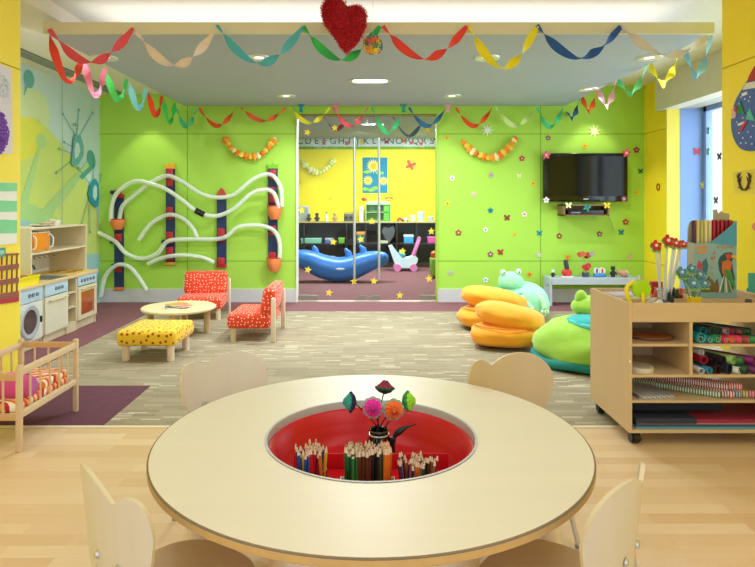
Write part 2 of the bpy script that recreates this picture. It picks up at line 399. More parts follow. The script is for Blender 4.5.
for sx in (61.5,):
    Yp = S(sx, 0, -3.78).y; mu.bb(XW+0.008, XW+0.0095, Yp-0.004, Yp+0.004, 0, 2.9)
mo = mu.build('wall_left_mural', [mat('mural_pale_blue', '#CCE4E6'), mat('mural_pale_lime', '#D8E8B4', 0.6, var=0.02), mat('mural_lime', '#D2E480', 0.6, var=0.03),
      mat('mural_yellow', '#E6E658', 0.6, var=0.03), mat('mural_sky', '#A8D6DC', 0.6, var=0.03), mat('mural_blue_patch', '#A6D4D8', 0.6), mat('mural_mid_green', '#B4DC94', 0.6, var=0.02),
      mat('mural_teal', '#6CB8B4', 0.6), mat('mural_sea_teal', '#5AAAA2', 0.6), mat('mural_deep_teal', '#1C9AAE', 0.6), mat('mural_joint', '#A8BFA8', 0.6)], smooth=0, recalc=False, parent=wl)
mo['kind'] = 'structure'
# fix winding of mural faces towards the room
for p in mo.data.polygons:
    pass
# right wall, window recess, near walls
rw = MB(); rw.bb(3.84, 4.34, 7.77, D, 0, 3.05)
rw.m(1).bb(3.838, 3.84, 7.77, D, 2.348, 2.356); rw.bb(3.838, 3.84, 7.77, D, 0.57, 0.578)
struct('wall_right', rw, [M_yellow, M_seamy], smooth=0)
struct('trim_2', MB().bb(3.8, 3.97, 7.745, 7.77, 0, 2.62), mat('pale_yellow_trim', '#EEDC58', 0.5), smooth=0)
struct('wall_right_below_window', MB().bb(4.2, 4.4, 4.33, 7.75, 0, 0.45), M_yellow, smooth=0)
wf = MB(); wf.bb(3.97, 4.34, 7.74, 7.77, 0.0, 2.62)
struct('trim_window_jamb', wf, mat('daylit_window_jamb', '#7E9EDC', 0.45, var=0.02), smooth=0)  # blue tint of the daylight is put into the jamb colour
wn = MB()
for y in (7.70, 6.55, 5.4, 4.40): wn.bb(4.26, 4.34, y-0.03, y+0.03, 0.45, 2.62)
wn.bb(4.26, 4.34, 4.36, 7.74, 0.45, 0.52); wn.bb(4.26, 4.34, 4.36, 7.74, 2.55, 2.64)
wfo = struct('window_1', wn, mat('blue_window_frame', '#8FA9DC', 0.4), smooth=0)
g = MB().bb(4.295, 4.30, 4.36, 7.74, 0.5, 2.57).build('pane', M_glassdoor, wfo); g['kind'] = 'structure'
struct('wall_right_header', MB().bb(3.95, 4.5, 4.33, 7.77, 2.64, 3.05), mat('pale_header', '#D8D6D0', 0.6), smooth=0)
nl = MB(); nl.bb(-3.9, -2.52, -1.6, 4.36, 0, 3.05); nl.m(1).bb(-2.52, -2.5185, -1.6, 4.36, 2.348, 2.356)
struct('wall_near_left', nl, [mat('light_yellow_paint', '#FFE84C', 0.55, var=0.02), M_seamy], smooth=0)
nr = MB(); nr.bb(2.52, 4.5, -1.6, 4.33, 0, 3.05); nr.m(1).bb(2.5185, 2.52, -1.6, 4.33, 2.348, 2.356)
struct('wall_near_right', nr, [M_yellow, M_seamy], smooth=0)
# ceilings
ce = MB(); ce.bb(-2.59, 4.5, -1.6, D+0.15, 3.03, 3.15); ce.bb(-3.9, -2.59, -1.6, D+0.15, 2.91, 3.15)
struct('ceiling', ce, M_ceil, smooth=0)
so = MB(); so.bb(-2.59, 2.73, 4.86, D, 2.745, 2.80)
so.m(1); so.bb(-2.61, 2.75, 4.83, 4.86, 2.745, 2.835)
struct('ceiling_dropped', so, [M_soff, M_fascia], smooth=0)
gr = thing('air_grille', 'long grey slotted air grille in the ceiling along the mural wall', 'air vent', (-3.51, 6.4, 2.908))
gm = MB(); gm.bb(-0.09, 0.09, -2.03, 2.03, -0.004, 0.0); gm.build('backing', mat('grille_dark', '#55595A', 0.7), gr, smooth=0)
for i in range(4):
    MB().bb(-0.085+i*0.046, -0.060+i*0.046, -2.03, 2.03, -0.012, -0.004).build('slat', M_grille, gr, smooth=0)
# light fittings
for i, (x, y) in enumerate(DOWN):
    row = 'front' if i < 4 else 'back'; pos = ('leftmost', 'second from left', 'third from left', 'rightmost', 'leftmost', 'middle one', 'rightmost')[i]
    t = thing('downlight', f'round recessed ceiling downlight, {pos} in the {row} row of the dropped ceiling', 'ceiling light', (x, y, 2.745), group='recessed ceiling downlights')
    MB().lathe([(0.035, 0.0), (0.06, -0.008), (0.09, -0.016), (0.115, -0.012), (0.12, 0.0)], 28).build('rim', mat('chrome_ring', '#E4E4E6', 0.3, 0.3), t)
    MB().lathe([(0.0, -0.003), (0.045, -0.003)], 20).build('lens', emis('lamp_lens', '#FFF8E8', 2.2), t)
t = thing('strip_light', 'long oval recessed fluorescent light in the middle of the dropped ceiling', 'ceiling light', (0, 6.7, 2.745))
def oval(w, d, n=28): return [((w-d)*(1 if cos(a) > 0 else -1)*(1 if abs(cos(a)) > 1e-6 else 0)+d*cos(a), d*sin(a)) for a in [2*pi*(i+0.5)/n for i in range(n)]]
XYf = lambda x, y, z: Vector((x, z, y))
MB().prism(oval(0.24, 0.12), -0.008, 0.0, XYf).build('rim', M_steel, t)
MB().prism(oval(0.19, 0.06), -0.013, -0.008, XYf).build('lens', emis('tube_lens', '#FFFFFF', 5), t)
# pelmet and blind over the window
t = thing('blind_pelmet', 'cream boxed pelmet above the window on the right', 'pelmet', (3.74, 4.335, 0))
MB().bb(0, 0.20, 0, 3.6, 2.585, 3.029, 0.004).build('box', mat('cream_pelmet', '#D9D4C4', 0.6), t, smooth=0)
MB().bb(0.205, 0.46, 0.05, 3.42, 2.60, 2.638, 0.004).build('blind_roll', mat('pelmet_grey', '#B9B6AC', 0.6), t, smooth=0)

# ------------------------------------------------------------------ second room seen through the glass
D2 = 13.35
struct('wall_far', MB().bb(-3.9, 4.0, D2, D2+0.15, 0, 2.95), M_yellow, smooth=0)
struct('wall_far_right', MB().bb(2.6, 2.75, D+0.15, D2, 0, 2.95), M_green, smooth=0)
struct('ceiling_far', MB().bb(-3.9, 4.0, D+0.15, D2+0.15, 2.80, 2.95), mat('far_ceiling', '#A6AED2', 0.7), smooth=0)
SF = 12.95
# glass doors
GY = D+0.05
def door(n, x0, x1, hx):
    o = MB().bb(x0, x1, GY-0.006, GY+0.006, 0.015, DZ-0.02).build(f'door_{n}', M_glassdoor, smooth=0); o['kind'] = 'structure'
    h = MB(); h.cyl((hx, GY-0.05, 0.32), (hx, GY-0.05, 2.30), 0.018, n=14)
    for z in (0.5, 2.1): h.cyl((hx, GY-0.05, z), (hx, GY, z), 0.01, n=8)
    ho = h.build('door_handle', M_steel, o); ho['kind'] = 'structure'
    pf = MB(); e = hx-0.16 if hx < -0.05 else hx-0.01
    return o
dl = door(1, DX0+0.02, -0.045, P(354.5, 0, GY).x); dr = door(2, -0.04, DX1-0.02, P(379, 0, GY).x)
for p, xs in ((dl, (-0.21, -0.05, -0.13)), (dr, (-0.035, 0.13, 0.05))):
    q = MB().prism([(xs[0], 0.02), (xs[1], 0.02), (xs[1], 0.085), (xs[2], 0.085), (xs[0], 0.05)], GY-0.012, GY+0.012).build('patch_fitting', mat('patch_metal', '#9A948A', 0.35, 0.6), p, smooth=0); q['kind'] = 'structure'
for p, x0, x1 in ((dl, DX0+0.02, DX0+0.3), (dr, DX1-0.24, DX1-0.02)):
    q = MB().bb(x0, x1, GY-0.014, GY+0.014, 0.02, 0.09, 0.004).build('floor_hinge', mat('patch_metal', '#9A948A', 0.35, 0.6), p, smooth=0); q['kind'] = 'structure'
struct('trim_3', MB().bb(DX0, DX1, D-0.01, D+0.12, 0.0, 0.008), mat('metal_threshold', '#C8B8A8', 0.4, 0.3), smooth=0)

# wall shelves in the far room
def dark(): return mat('dark_brown_shelf', '#3A2A22', 0.35, var=0.1)
t = thing('low_bookcase', 'long dark brown open bookcase under the yellow wall behind the glass door', 'shelving', (0, D2, 0))
z1 = P(0, 221.5, SF).z
MB().bb(-2.6, 2.5, -0.4, 0, z1-0.03, z1).build('top_board', wood('oak_top', '#C9B06A', 0), t, smooth=0)
MB().bb(-2.6, 2.5, -0.02, -0.002, 0.05, z1-0.03).build('back_panel', mat('dark_back_panel', '#2B211C', 0.5), t, smooth=0)
for x in [P(a, 0, SF).x for a in (262, 304, 346.5, 366, 397, 417, 452, 480)]: MB().bb(x-0.012, x+0.012, -0.4, -0.02, 0.08, z1-0.03).build('upright', dark(), t, smooth=0)
zs = P(0, 243.5, SF).z
MB().bb(-2.6, 2.5, -0.4, -0.02, zs-0.02, zs).build('shelf', dark(), t, smooth=0)
MB().bb(-2.6, 2.5, -0.39, -0.02, 0.0, 0.08).build('plinth', dark(), t, smooth=0)
def sbox(name, label, cat, x0, x1, y0, y1, col, depth=0.25, Y=None, cols=None, front=0.03):
    """a box standing in/on the bookcase, seen between pixels; base is snapped to the board under it"""
    Y = Y or SF+front; a = P(x0, y1, Y); b = P(x1, y0, Y); zb = z1 if y1 < 225 else (zs if y1 < 246 else 0.08)
    h = b.z-a.z; t = thing(name, label, cat, ((a.x+b.x)/2, Y+depth/2, zb))
    wd = b.x-a.x
    MB().bb(-wd/2, wd/2, -depth/2, depth/2, 0, h*0.75, 0.006).build('tub', mat(name+col[0], col[0], 0.5), t)
    MB().bb(-wd/2-0.006, wd/2+0.006, -depth/2-0.006, depth/2+0.006, h*0.75, h, 0.006).build('lid', mat(name+col[1], col[1], 0.5), t)
    return t
sbox('storage_box', 'long pale green box on the far bookcase shelf, left of the door handles', 'box', 301, 321, 238.5, 243.5, ('#7FC4A0', '#A6DCC0'))
sbox('storage_box', 'small blue and white box on the far shelf beside the long green box', 'box', 325, 332, 238.5, 243.5, ('#5A6FB0', '#C8D0E0'))
sbox('storage_box', 'small bright green box on the far shelf left of the metal handle', 'box', 338.5, 344.5, 238, 243.5, ('#6FB43C', '#8CCB50'))
sbox('storage_box', 'tall multicoloured toy box between the two door handles on the far shelf', 'box', 356.5, 365.5, 232, 243.5, ('#3C6C74', '#E8A040'))
sbox('board_game', 'flat cream board game box on the far shelf right of the handles', 'game', 379.5, 388, 241, 243.5, ('#D8CBA0', '#E8DFC0'))
sbox('storage_box', 'blue tub with a white lid on the far bookcase shelf', 'box', 404, 413.5, 235, 243.5, ('#3C9CD8', '#D8E4E0'))
sbox('storage_box', 'pink box on the far shelf at the right edge of the glass', 'box', 428, 437, 237, 243.5, ('#E04C9C', '#F070B8'))
sbox('toy_chest', 'large pink toy chest on the floor behind the blue seesaw', 'chest', 318, 334, 252, 266, ('#C06888', '#D88098'), 0.35, 12.2).location.z = 0
t = thing('toy_guitar', 'grey heart shaped toy paddle leaning in the dark far bookcase', 'toy', P(388.5, 242, SF+0.06)); t.location.z = zs
MB().prism([(0, 0), (0.1, 0.14), (0.15, 0.27), (0.1, 0.37), (0, 0.33), (-0.1, 0.35), (-0.15, 0.26), (-0.08, 0.12)], -0.012, 0.012).build('paddle_face', mat('slate_grey', '#55585C', 0.5), t)
MB().cyl((0, 0, 0.0), (0, 0, 0.1), 0.012).build('handle', mat('slate_dark', '#3A3C40', 0.5), t)
# objects on top of the far bookcase
def onf(px, Y=SF+0.12): return Vector((P(px, 0, Y).x, Y, z1))
KX = SF/F
t = thing('picture_frame', 'grey white square framed picture standing at the left end of the bookcase top', 'picture', onf(303, SF+0.2))
MB().box((0, 0, 0.165), (0.28, 0.02, 0.33), 0.01).build('frame', mat('grey_frame', '#C4C6BE', 0.5), t)
MB().box((0, -0.012, 0.165), (0.22, 0.004, 0.27)).build('print', mat('grey_print', '#A8ACA4', 0.6, var=0.3, scale=14), t, smooth=0)
def bottle(px, hgt, r, col, label, cat='bottle', cap='#222222', name='bottle'):
    t = thing(name, label, cat, onf(px))
    MB().lathe([(0, 0), (r, 0), (r, hgt*0.62), (r*0.45, hgt*0.78), (r*0.42, hgt*0.86)], 16).build('body', mat(name+col, col, 0.4), t)
    MB().cyl((0, 0, hgt*0.86), (0, 0, hgt), r*0.5, n=12).build('cap', mat(name+cap, cap, 0.4), t)
def figure(px, hgt, col, head, label, Y=None, name='toy_figure'):
    t = thing(name, label, 'figurine', onf(px, Y or SF+0.12))
    fig_parts(t, hgt, col, head); return t
def fig_parts(t, h, col, head, ears=False):
    b = MB(); b.ell((0, 0, h*0.34), (h*0.22, h*0.17, h*0.3), 14, 10)
    for s in (-1, 1): b.tube([(s*h*0.14, 0, h*0.48), (s*h*0.28, -h*0.05, h*0.34), (s*h*0.26, -h*0.1, h*0.22)], h*0.06, 7)
    for s in (-1, 1): b.cyl((s*h*0.1, 0, 0), (s*h*0.1, 0, h*0.2), h*0.09, h*0.08, 10)
    b.build('body', mat('fig'+col, col, 0.5), t)
    hd = MB(); hd.ell((0, 0, h*0.78), h*0.21, 14, 10)
    if ears:
        for s in (-1, 1): hd.cyl((s*h*0.13, 0, h*0.88), (s*h*0.17, 0, h*1.08), h*0.07, 0.0, 8)
    hd.build('head', mat('fig'+head, head, 0.5), t)
figure(309, 0.17, '#3A3C44', '#5A5450', 'small dark figurine in front of the grey picture behind the glass')
figure(317, 0.19, '#34323A', '#4A4038', 'dark figurine with round head, second from left on the far bookcase')
bottle(326.5, 0.20, 0.035, '#E8E8DC', 'slim white bottle on the far bookcase top')
figure(335, 0.21, '#C8A45C', '#D8B878', 'tan figurine between the white bottle and the radio on the far bookcase')
t = thing('radio', 'dark grey portable radio with two speakers on the far bookcase', 'radio', onf(348.5))
MB().box((0, 0, 0.085), (0.2, 0.09, 0.17), 0.015).build('case', mat('radio_grey', '#6A6460', 0.5), t)
for s in (-1, 1): MB().cyl((s*0.055, -0.046, 0.08), (s*0.055, -0.052, 0.08), 0.04, n=18).build('speaker', mat('radio_mesh', '#3A3836', 0.7), t)
MB().tube([(-0.09, 0, 0.17), (-0.08, 0, 0.2), (0.08, 0, 0.2), (0.09, 0, 0.17)], 0.006).build('handle', M_dark, t)
t = thing('white_box', 'tall white box file standing beside the toy house behind the glass', 'box file', onf(361.5))
MB().bb(-0.04, 0.04, -0.1, 0.1, 0, 0.33, 0.003).build('case', M_white, t, smooth=0)
MB().bb(-0.015, 0.015, -0.103, -0.1, 0.2, 0.28).build('tab', mat('tab_grey', '#B0B4B8', 0.5), t, smooth=0)
t = thing('toy_house', 'pale green toy house with red roof ornaments on the far bookcase', 'dollhouse', onf(378))
h = MB(); h.bb(-0.27, -0.25, -0.12, 0.12, 0, 0.36); h.bb(0.25, 0.27, -0.12, 0.12, 0, 0.36); h.bb(-0.25, 0.25, 0.10, 0.12, 0, 0.40); h.bb(-0.25, 0.25, -0.12, 0.12, 0, 0.015); h.bb(-0.25, 0.25, -0.12, 0.12, 0.19, 0.205)
h.build('shell', mat('house_green', '#9CC878', 0.5), t, smooth=0)
MB().prism([(-0.28, 0.36), (0.28, 0.36), (0.2, 0.44), (-0.2, 0.44)], -0.13, 0.13).build('roof', mat('house_roof', '#B8D8A0', 0.5), t, smooth=0)
for x in (-0.12, 0.1): MB().bb(x-0.06, x+0.06, 0.09, 0.1, 0.22, 0.34).build('window', mat('house_blue', '#A8C8D8', 0.4), t, smooth=0)
MB().bb(-0.01, 0.01, -0.12, 0.1, 0.015, 0.36).build('partition', M_steel, t, smooth=0)
MB().bb(0.12, 0.24, -0.12, -0.105, 0.02, 0.34).build('door', mat('house_door', '#6CB83C', 0.5), t, smooth=0)
def toycar(px, c1, label, Y=SF+0.1):
    t = thing('toy_car', label, 'toy', onf(px, Y))
    MB().prism([(-0.07, 0.02), (0.07, 0.02), (0.07, 0.05), (0.035, 0.055), (0.02, 0.09), (-0.03, 0.09), (-0.05, 0.055), (-0.07, 0.05)], -0.03, 0.03).build('body', mat('car'+c1, c1, 0.4), t)
    for x in (-0.045, 0.045):
        for y in (-0.03, 0.03): MB().cyl((x, y-0.006, 0.018), (x, y+0.006, 0.018), 0.018, n=12).build('wheel', M_dark, t)
toycar(400, '#D84838', 'small red toy car right of the toy house behind the glass')
toycar(405.5, '#E8E4DC', 'small white toy car on the far bookcase next to the red one')
t = thing('flower_pot', 'small red and yellow blossom toy standing on the toy house roof', 'toy', P(389, 204.5, SF+0.12)); t.location.z = z1+0.44
MB().ell((0, 0, 0.03), (0.09, 0.05, 0.03)).build('base', mat('blossom_yellow', '#E8B838', 0.6), t)
for i in range(4): MB().ell((-0.06+0.04*i, 0, 0.06), 0.025, 10, 8).build('bloom', mat('blossom_red', '#C83828', 0.6), t)
t = thing('snail_toy', 'red and orange toy lying on the toy house roof end', 'toy', P(364, 200, SF+0.12)); t.location.z = z1+0.44
MB().ell((0, 0, 0.04), (0.06, 0.04, 0.04)).build('shell', mat('blossom_red2', '#D8543C', 0.6), t); MB().ell((0.07, 0, 0.025), (0.04, 0.02, 0.022)).build('head', mat('snail_org', '#F0A868', 0.6), t)
def tub(px, w_, h_, col, label):
    t = thing('clear_tub', label, 'tub', onf(px))
    MB().lathe([(0, 0), (w_*0.42, 0), (w_*0.5, h_*0.85), (w_*0.5, h_), (w_*0.46, h_), (w_*0.40, 0.01), (0, 0.01)], 20).build('body', mat('tub'+col, col, 0.3), t)
    MB().cyl((0, 0, h_), (0, 0, h_*1.12), w_*0.53, n=20).build('lid', M_white, t)
tub(413, 0.12, 0.12, '#D8DCD0', 'short whitish tub on the far bookcase, left of the tallest tub')
tub(421, 0.16, 0.19, '#C8D8D4', 'tall pale tub on the far bookcase near the right end')
tub(431, 0.14, 0.10, '#B8C4BC', 'low grey green tub at the right end of the far bookcase')

# poster, garland, alphabet border on the far wall
FY = D2-0.004
t = thing('sunflower_poster', 'teal poster with yellow sunflowers on the yellow far wall', 'poster', (0, FY, 0))
a = P(362.5, 193, FY); b = P(387.5, 157.5, FY)
MB().bb(a.x, b.x, -0.004, 0, a.z, b.z).build('sheet', mat('poster_teal', '#1484A4', 0.7), t, smooth=0)
for (px, py, R, pet) in ((373.5, 166, 0.17, 16), (368, 180.5, 0.12, 12), (383.5, 181, 0.11, 12)):
    c = P(px, py, FY)
    m = MB(); m.prism([(c.x+x, c.z+z) for x, z in star_pts(pet, R, R*0.55)], -0.009, -0.004); m.m(1).prism([(c.x+x, c.z+z) for x, z in star_pts(12, R*0.42, R*0.4)], -0.013, -0.009)
    m.build('sunflower', [mat('petal_yellow', '#F8E468', 0.7), mat('sunflower_centre', '#F0B818', 0.7)], t, smooth=0)
m = MB()
for (px, py) in ((367, 172), (380, 173), (376, 188), (365, 189), (371, 190)):
    c = P(px, py, FY); m.prism([(c.x+x*0.11, c.z+z*0.05) for x, z in star_pts(6, 1, 0.6)], -0.007, -0.004)
m.build('leaves', mat('poster_leaf', '#9CC848', 0.7), t, smooth=0)
t = thing('alphabet_border', 'pale alphabet frieze with green grass edge running across the yellow far wall', 'wall frieze', (0, FY, 0))
zt = P(0, 136.5, FY).z; zb = P(0, 147.5, FY).z; zg = P(0, 149.5, FY).z
MB().bb(-1.9, 1.8, -0.003, 0, zb, zt).build('strip', mat('frieze_grey', '#E0E4E8', 0.7), t, smooth=0)
m = MB()
for i in range(44):
    x = -1.85+i*0.083; m.prism([(x+0.05*cos(2*pi*k/10), zb-0.01+0.035*sin(2*pi*k/10)) for k in range(10)], -0.008, -0.003)
m.build('grass_edge', mat('frieze_green', '#86B438', 0.8), t, smooth=0)
for i, ch in enumerate('ABCDEFGHIJKLMNOPQRST'):
    c = P(283.5+8.25*i, 141.2, FY); text('letter', ch, 0.20, mat('letter'+str(i % 3), ('#4A5A64', '#5A4A58', '#3C6068')[i % 3], 0.7), t, (c.x, -0.006, c.z))
for (px, py, cc) in ((289, 143, '#D86048'), (324, 143.5, '#C84838'), (347, 143.5, '#D05040'), (386.5, 142, '#B83040'), (404, 141, '#E8703C'), (411, 143, '#D04848'), (421, 144, '#D85040'), (435, 139, '#C05050')):
    c = P(px, py, FY); MB().prism([(c.x+x, c.z+z) for x, z in butterfly_pts(0.05)], -0.010, -0.006).build('painted_butterfly', mat('bf'+cc, cc, 0.7), t, smooth=0)

def chain(name, label, pts, cols, r=0.05, n=22, seed=1, group='folded paper garlands'):
    """a garland of folded paper cones threaded one after another"""
    rnd = random.Random(seed); path = spline(pts, 24); L = [0]
    for a, b in zip(path, path[1:]): L.append(L[-1]+(b-a).length)
    def at(s):
        for i in range(len(path)-1):
            if L[i+1] >= s: return path[i].lerp(path[i+1], (s-L[i])/max(1e-6, L[i+1]-L[i]))
        return path[-1]
    t = thing(name, label, 'garland', path[0], group=group)
    for k in range(n):
        p = at(L[-1]*k/n)-path[0]; q = at(L[-1]*min(1, (k+2.2)/n))-path[0]
        a = rnd.uniform(0, 2*pi); d = (q-p).normalized(); u = d.orthogonal().normalized(); v = d.cross(u); m = MB()
        mid = p.lerp(q, 0.5); w1 = u*cos(a)*r+v*sin(a)*r; w2 = -u*sin(a)*r*0.7+v*cos(a)*r*0.7
        w1.y *= 0.8; w2.y *= 0.8
        V = [p, mid+w1, q, mid-w1, mid+w2, mid-w2]; bv = [m.bm.verts.new(x) for x in V]
        for f in ((0, 1, 4), (1, 2, 4), (2, 3, 4), (3, 0, 4), (1, 0, 5), (2, 1, 5), (3, 2, 5), (0, 3, 5)): m._f([bv[i] for i in f])
        m.build('paper_link', mat('link'+cols[k % len(cols)], cols[k % len(cols)], 0.8), t, smooth=0)
    return t
OR = ['#F28C1E', '#F7C23C', '#F4A02C', '#F6E2A0', '#E87818', '#F9CF4C']
chain('paper_garland', 'orange and yellow folded paper garland left of the door, above the tube run', [P(223, 136, 8.41), P(233, 150, 8.41), P(250, 157.5, 8.41), P(265, 152, 8.41), P(276, 137, 8.41)], OR, 0.065, 16, 1)
chain('paper_garland', 'orange and yellow folded paper garland on the green wall right of the door', [P(461, 139, 8.41), P(471, 150.5, 8.41), P(487, 158, 8.41), P(503, 154, 8.41), P(517, 137, 8.41)], OR, 0.068, 17, 2)
chain('paper_garland', 'pale yellow folded paper garland on the far yellow wall behind the glass', [P(302, 159, 13.29), P(307, 168, 13.29), P(317, 172.5, 13.29), P(327, 169, 13.29), P(335, 159, 13.29)], ['#F4F090', '#FBF6B0', '#D8E468', '#F8F4C0'], 0.085, 13, 3)

# far room: whale seesaw, doll pram, red pot, green block
WY = 10.6; K = WY/F; wx = P(340, 0, WY).x
t = thing('whale_seesaw', 'big blue plastic whale shaped seesaw on the brown carpet behind the glass', 'seesaw', (wx, WY, 0), rz=0)
wp = [(280, 257, 6), (290, 257, 7), (300, 258, 9), (311, 261, 11), (323, 266, 12), (338, 269, 12.4), (352, 267, 12.2), (364, 262.5, 11), (374, 259.5, 9.2), (381, 258.3, 7.5), (386, 258, 5.5), (388.5, 258, 2.5)]
path = spline([((a-340)*K, 0, H+(VY-b)*K) for a, b, r in wp], 5); rad = [c[2]*K for c in wp]
nP = len(path); rad = [rad[min(11, int(i/(nP-1)*11))]+(rad[min(11, int(i/(nP-1)*11)+1)]-rad[min(11, int(i/(nP-1)*11))])*(i/(nP-1)*11-int(i/(nP-1)*11)) for i in range(nP)]
zmin = min(p.z-r for p, r in zip(path, rad)); path = [p-Vector((0, 0, zmin)) for p in path]
MB().tube(path, rad, 20).build('body', mat('whale_blue', '#2F74D6', 0.35, var=0.04), t)
def fin(px, hh, lean, name):
    k = min(range(nP), key=lambda i: abs(path[i].x-(px-340)*K)); p = path[k]; r = rad[k]
    MB().tube([p+Vector((0, 0, r*0.6)), p+Vector((lean*0.25, 0, r+hh*0.45)), p+Vector((lean, 0, r+hh))], [0.085, 0.055, 0.022], 10).build(name, mat('whale_blue', '#2F74D6', 0.35), t)
fin(315, 0.11, -0.04, 'handle'); fin(350, 0.13, -0.08, 'handle'); fin(365, 0.12, -0.08, 'handle')
MB().ell(path[-8]+Vector((0.0, -0.13, 0.04)), 0.018, 10, 8).build('eye', M_dark, t)
k = min(range(nP), key=lambda i: abs(path[i].x)); MB().ell(path[k]+Vector((0, -rad[k]*0.99, 0.03)), (0.08, 0.01, 0.022), 16, 8).build('badge', mat('badge_white', '#DDE4EE', 0.5), t)
t = thing('doll_pram', 'white and pink wooden doll pram with pink handle on the carpet behind the glass', 'doll pram', (P(404, 0, 12.35).x, 12.35, 0))
K = 12.35/F; o0 = P(404, 0, 12.35)
def pl(px, py): return ((px-404)*K, (202-py)*K+1.4)
m = MB().prism([pl(*q) for q in ((388.5, 246), (392, 245), (397, 252), (402, 257.5), (409, 257), (414.5, 255), (417.5, 258), (416.5, 262), (412, 267), (396, 267), (393, 259))], -0.16, 0.16)
m.build('body', mat('pram_white', '#D8E8F0', 0.45), t, smooth=0)
for px in (397, 413):
    for y in (-0.2, 0.17):
        x, z = pl(px, 0); MB().cyl((x, y, 0.075), (x, y+0.03, 0.075), 0.075, n=24).build('wheel', mat('pram_pink', '#E884BC', 0.45), t)
m = MB(); a = pl(413, 256); b = pl(419.5, 238)
for y in (-0.14, 0.14): m.box(((a[0]+b[0])/2, y, (a[1]+b[1])/2), (0.05, 0.02, 0.40), 0.008, rot=Matrix.Rotation(radians(20), 3, 'Y'))
m.cyl((b[0], -0.15, b[1]), (b[0], 0.15, b[1]), 0.022)
m.build('handle', mat('pram_pink', '#E884BC', 0.45), t)
a = pl(402, 252.5); MB().box((a[0], -0.0, a[1]-0.02), (0.09, 0.3, 0.12), 0.02, rot=Matrix.Rotation(radians(-40), 3, 'Y')).build('quilt', mat('pram_teal', '#4CC0C8', 0.7), t)
t = thing('green_stool', 'green upholstered cube at the right edge of the glass in the far room', 'stool', (P(437, 0, 11.2).x, 11.2, 0))
MB().bb(-0.12, 0.4, -0.2, 0.2, 0.04, 0.37, 0.03, 3).build('cushion', mat('stool_green', '#6C9428', 0.8), t)
for x in (-0.08, 0.36): MB().cyl((x, -0.16, 0), (x, -0.16, 0.05), 0.02).build('foot', M_dark, t)
t = thing('toy_pot', 'small red toy pot standing on the green cube in the far room', 'toy', (P(434, 0, 11.2).x, 11.2, 0.37))
MB().lathe([(0, 0), (0.05, 0), (0.065, 0.05), (0.055, 0.09), (0, 0.09)], 18).build('bowl', mat('pot_red', '#C83828', 0.4), t)
MB().lathe([(0.057, 0.09), (0.05, 0.105), (0.012, 0.115), (0.015, 0.13), (0, 0.135)], 18).build('lid', mat('pot_lid', '#D8A030', 0.4), t)

# ------------------------------------------------------------------ stickers
def star(px, py, label, R=0.055, col='#F8DC3C', Y=GY-0.011, pts=5, rr=0.45, a0=pi/2, name='star_sticker', cat='star sticker', group=None):
    c = P(px, py, Y)
    return tag(MB().prism(star_pts(pts, R, R*rr, a0), -0.0025, 0.0025).build(name, mat(name+col, col, 0.6), loc=c, smooth=0), label, cat, group)
GS = [(307.3, 132.3, 'top left corner of the left leaf'), (334.7, 127.8, 'top of the left leaf, above the letters'), (358.3, 120.5, 'near the top between the handles'),
      (428.3, 129.3, 'top of the right leaf below the blue streamer'), (301.7, 210.5, 'in front of the grey picture, far left'), (371.8, 221.3, 'between the handles at bookcase top level'),
      (333.3, 241.8, 'in front of the blue and green boxes'), (360.8, 239.4, 'in front of the toy box between the handles'), (431.3, 231.3, 'right leaf in front of the dark shelves'),
      (402.5, 251.2, 'in front of the doll pram'), (307.9, 269.8, 'in front of the tail of the blue seesaw'), (353.9, 281.3, 'at the foot of the left handle'), (373.9, 281.1, 'left of the foot of the right handle'),
      (329, 292.7, 'lowest on the left leaf'), (429, 278.7, 'lower right of the right leaf'), (399.8, 295.3, 'lowest on the right leaf')]
for i, (x, y, l) in enumerate(GS): star(x, y, 'yellow star sticker on the glass door, '+l, a0=pi/2+(i*0.7 % 1-0.5)*0.5, group='yellow stars on the glass door')
FS = [(361.8, 142.5, 'pale yellow star on the far wall frieze above the sunflower poster'), (430.3, 161.8, 'orange yellow star sticker on the far wall right of the butterfly'), (330.5, 199, 'pale star sticker on the far wall above the white bottle'),
      (300, 182, 'pale star sticker on the far wall at the left edge of the glass')]
for x, y, l in FS: star(x, y, l, 0.075, '#F0C81E', D2-0.006)
def sticker(kind, px, py, R, c1, c2, label, Y=D-0.004, f=None, rot=0, group=None):
    c = P(px, py, Y) if f is None else f
    pts = flower_pts(R) if kind == 'flower' else butterfly_pts(R)
    m = MB(); m.prism(pts, -0.004, 0.0); m.m(1)
    if kind == 'flower': m.prism([(R*0.32*cos(2*pi*i/12), R*0.32*sin(2*pi*i/12)) for i in range(12)], -0.008, -0.004)
    else: m.prism([(-R*0.07, -R*0.5), (R*0.07, -R*0.5), (R*0.09, R*0.45), (-R*0.09, R*0.45)], -0.009, -0.004)
    o = m.build(kind+'_sticker', [mat('st'+c1, c1, 0.6), mat('st'+c2, c2, 0.6)], loc=c, smooth=0)
    o.rotation_euler = (0, rot, 0) if f is None or not isinstance(rot, tuple) else rot
    return tag(o, label, kind+' sticker', group or f'{kind} stickers on the green wall')
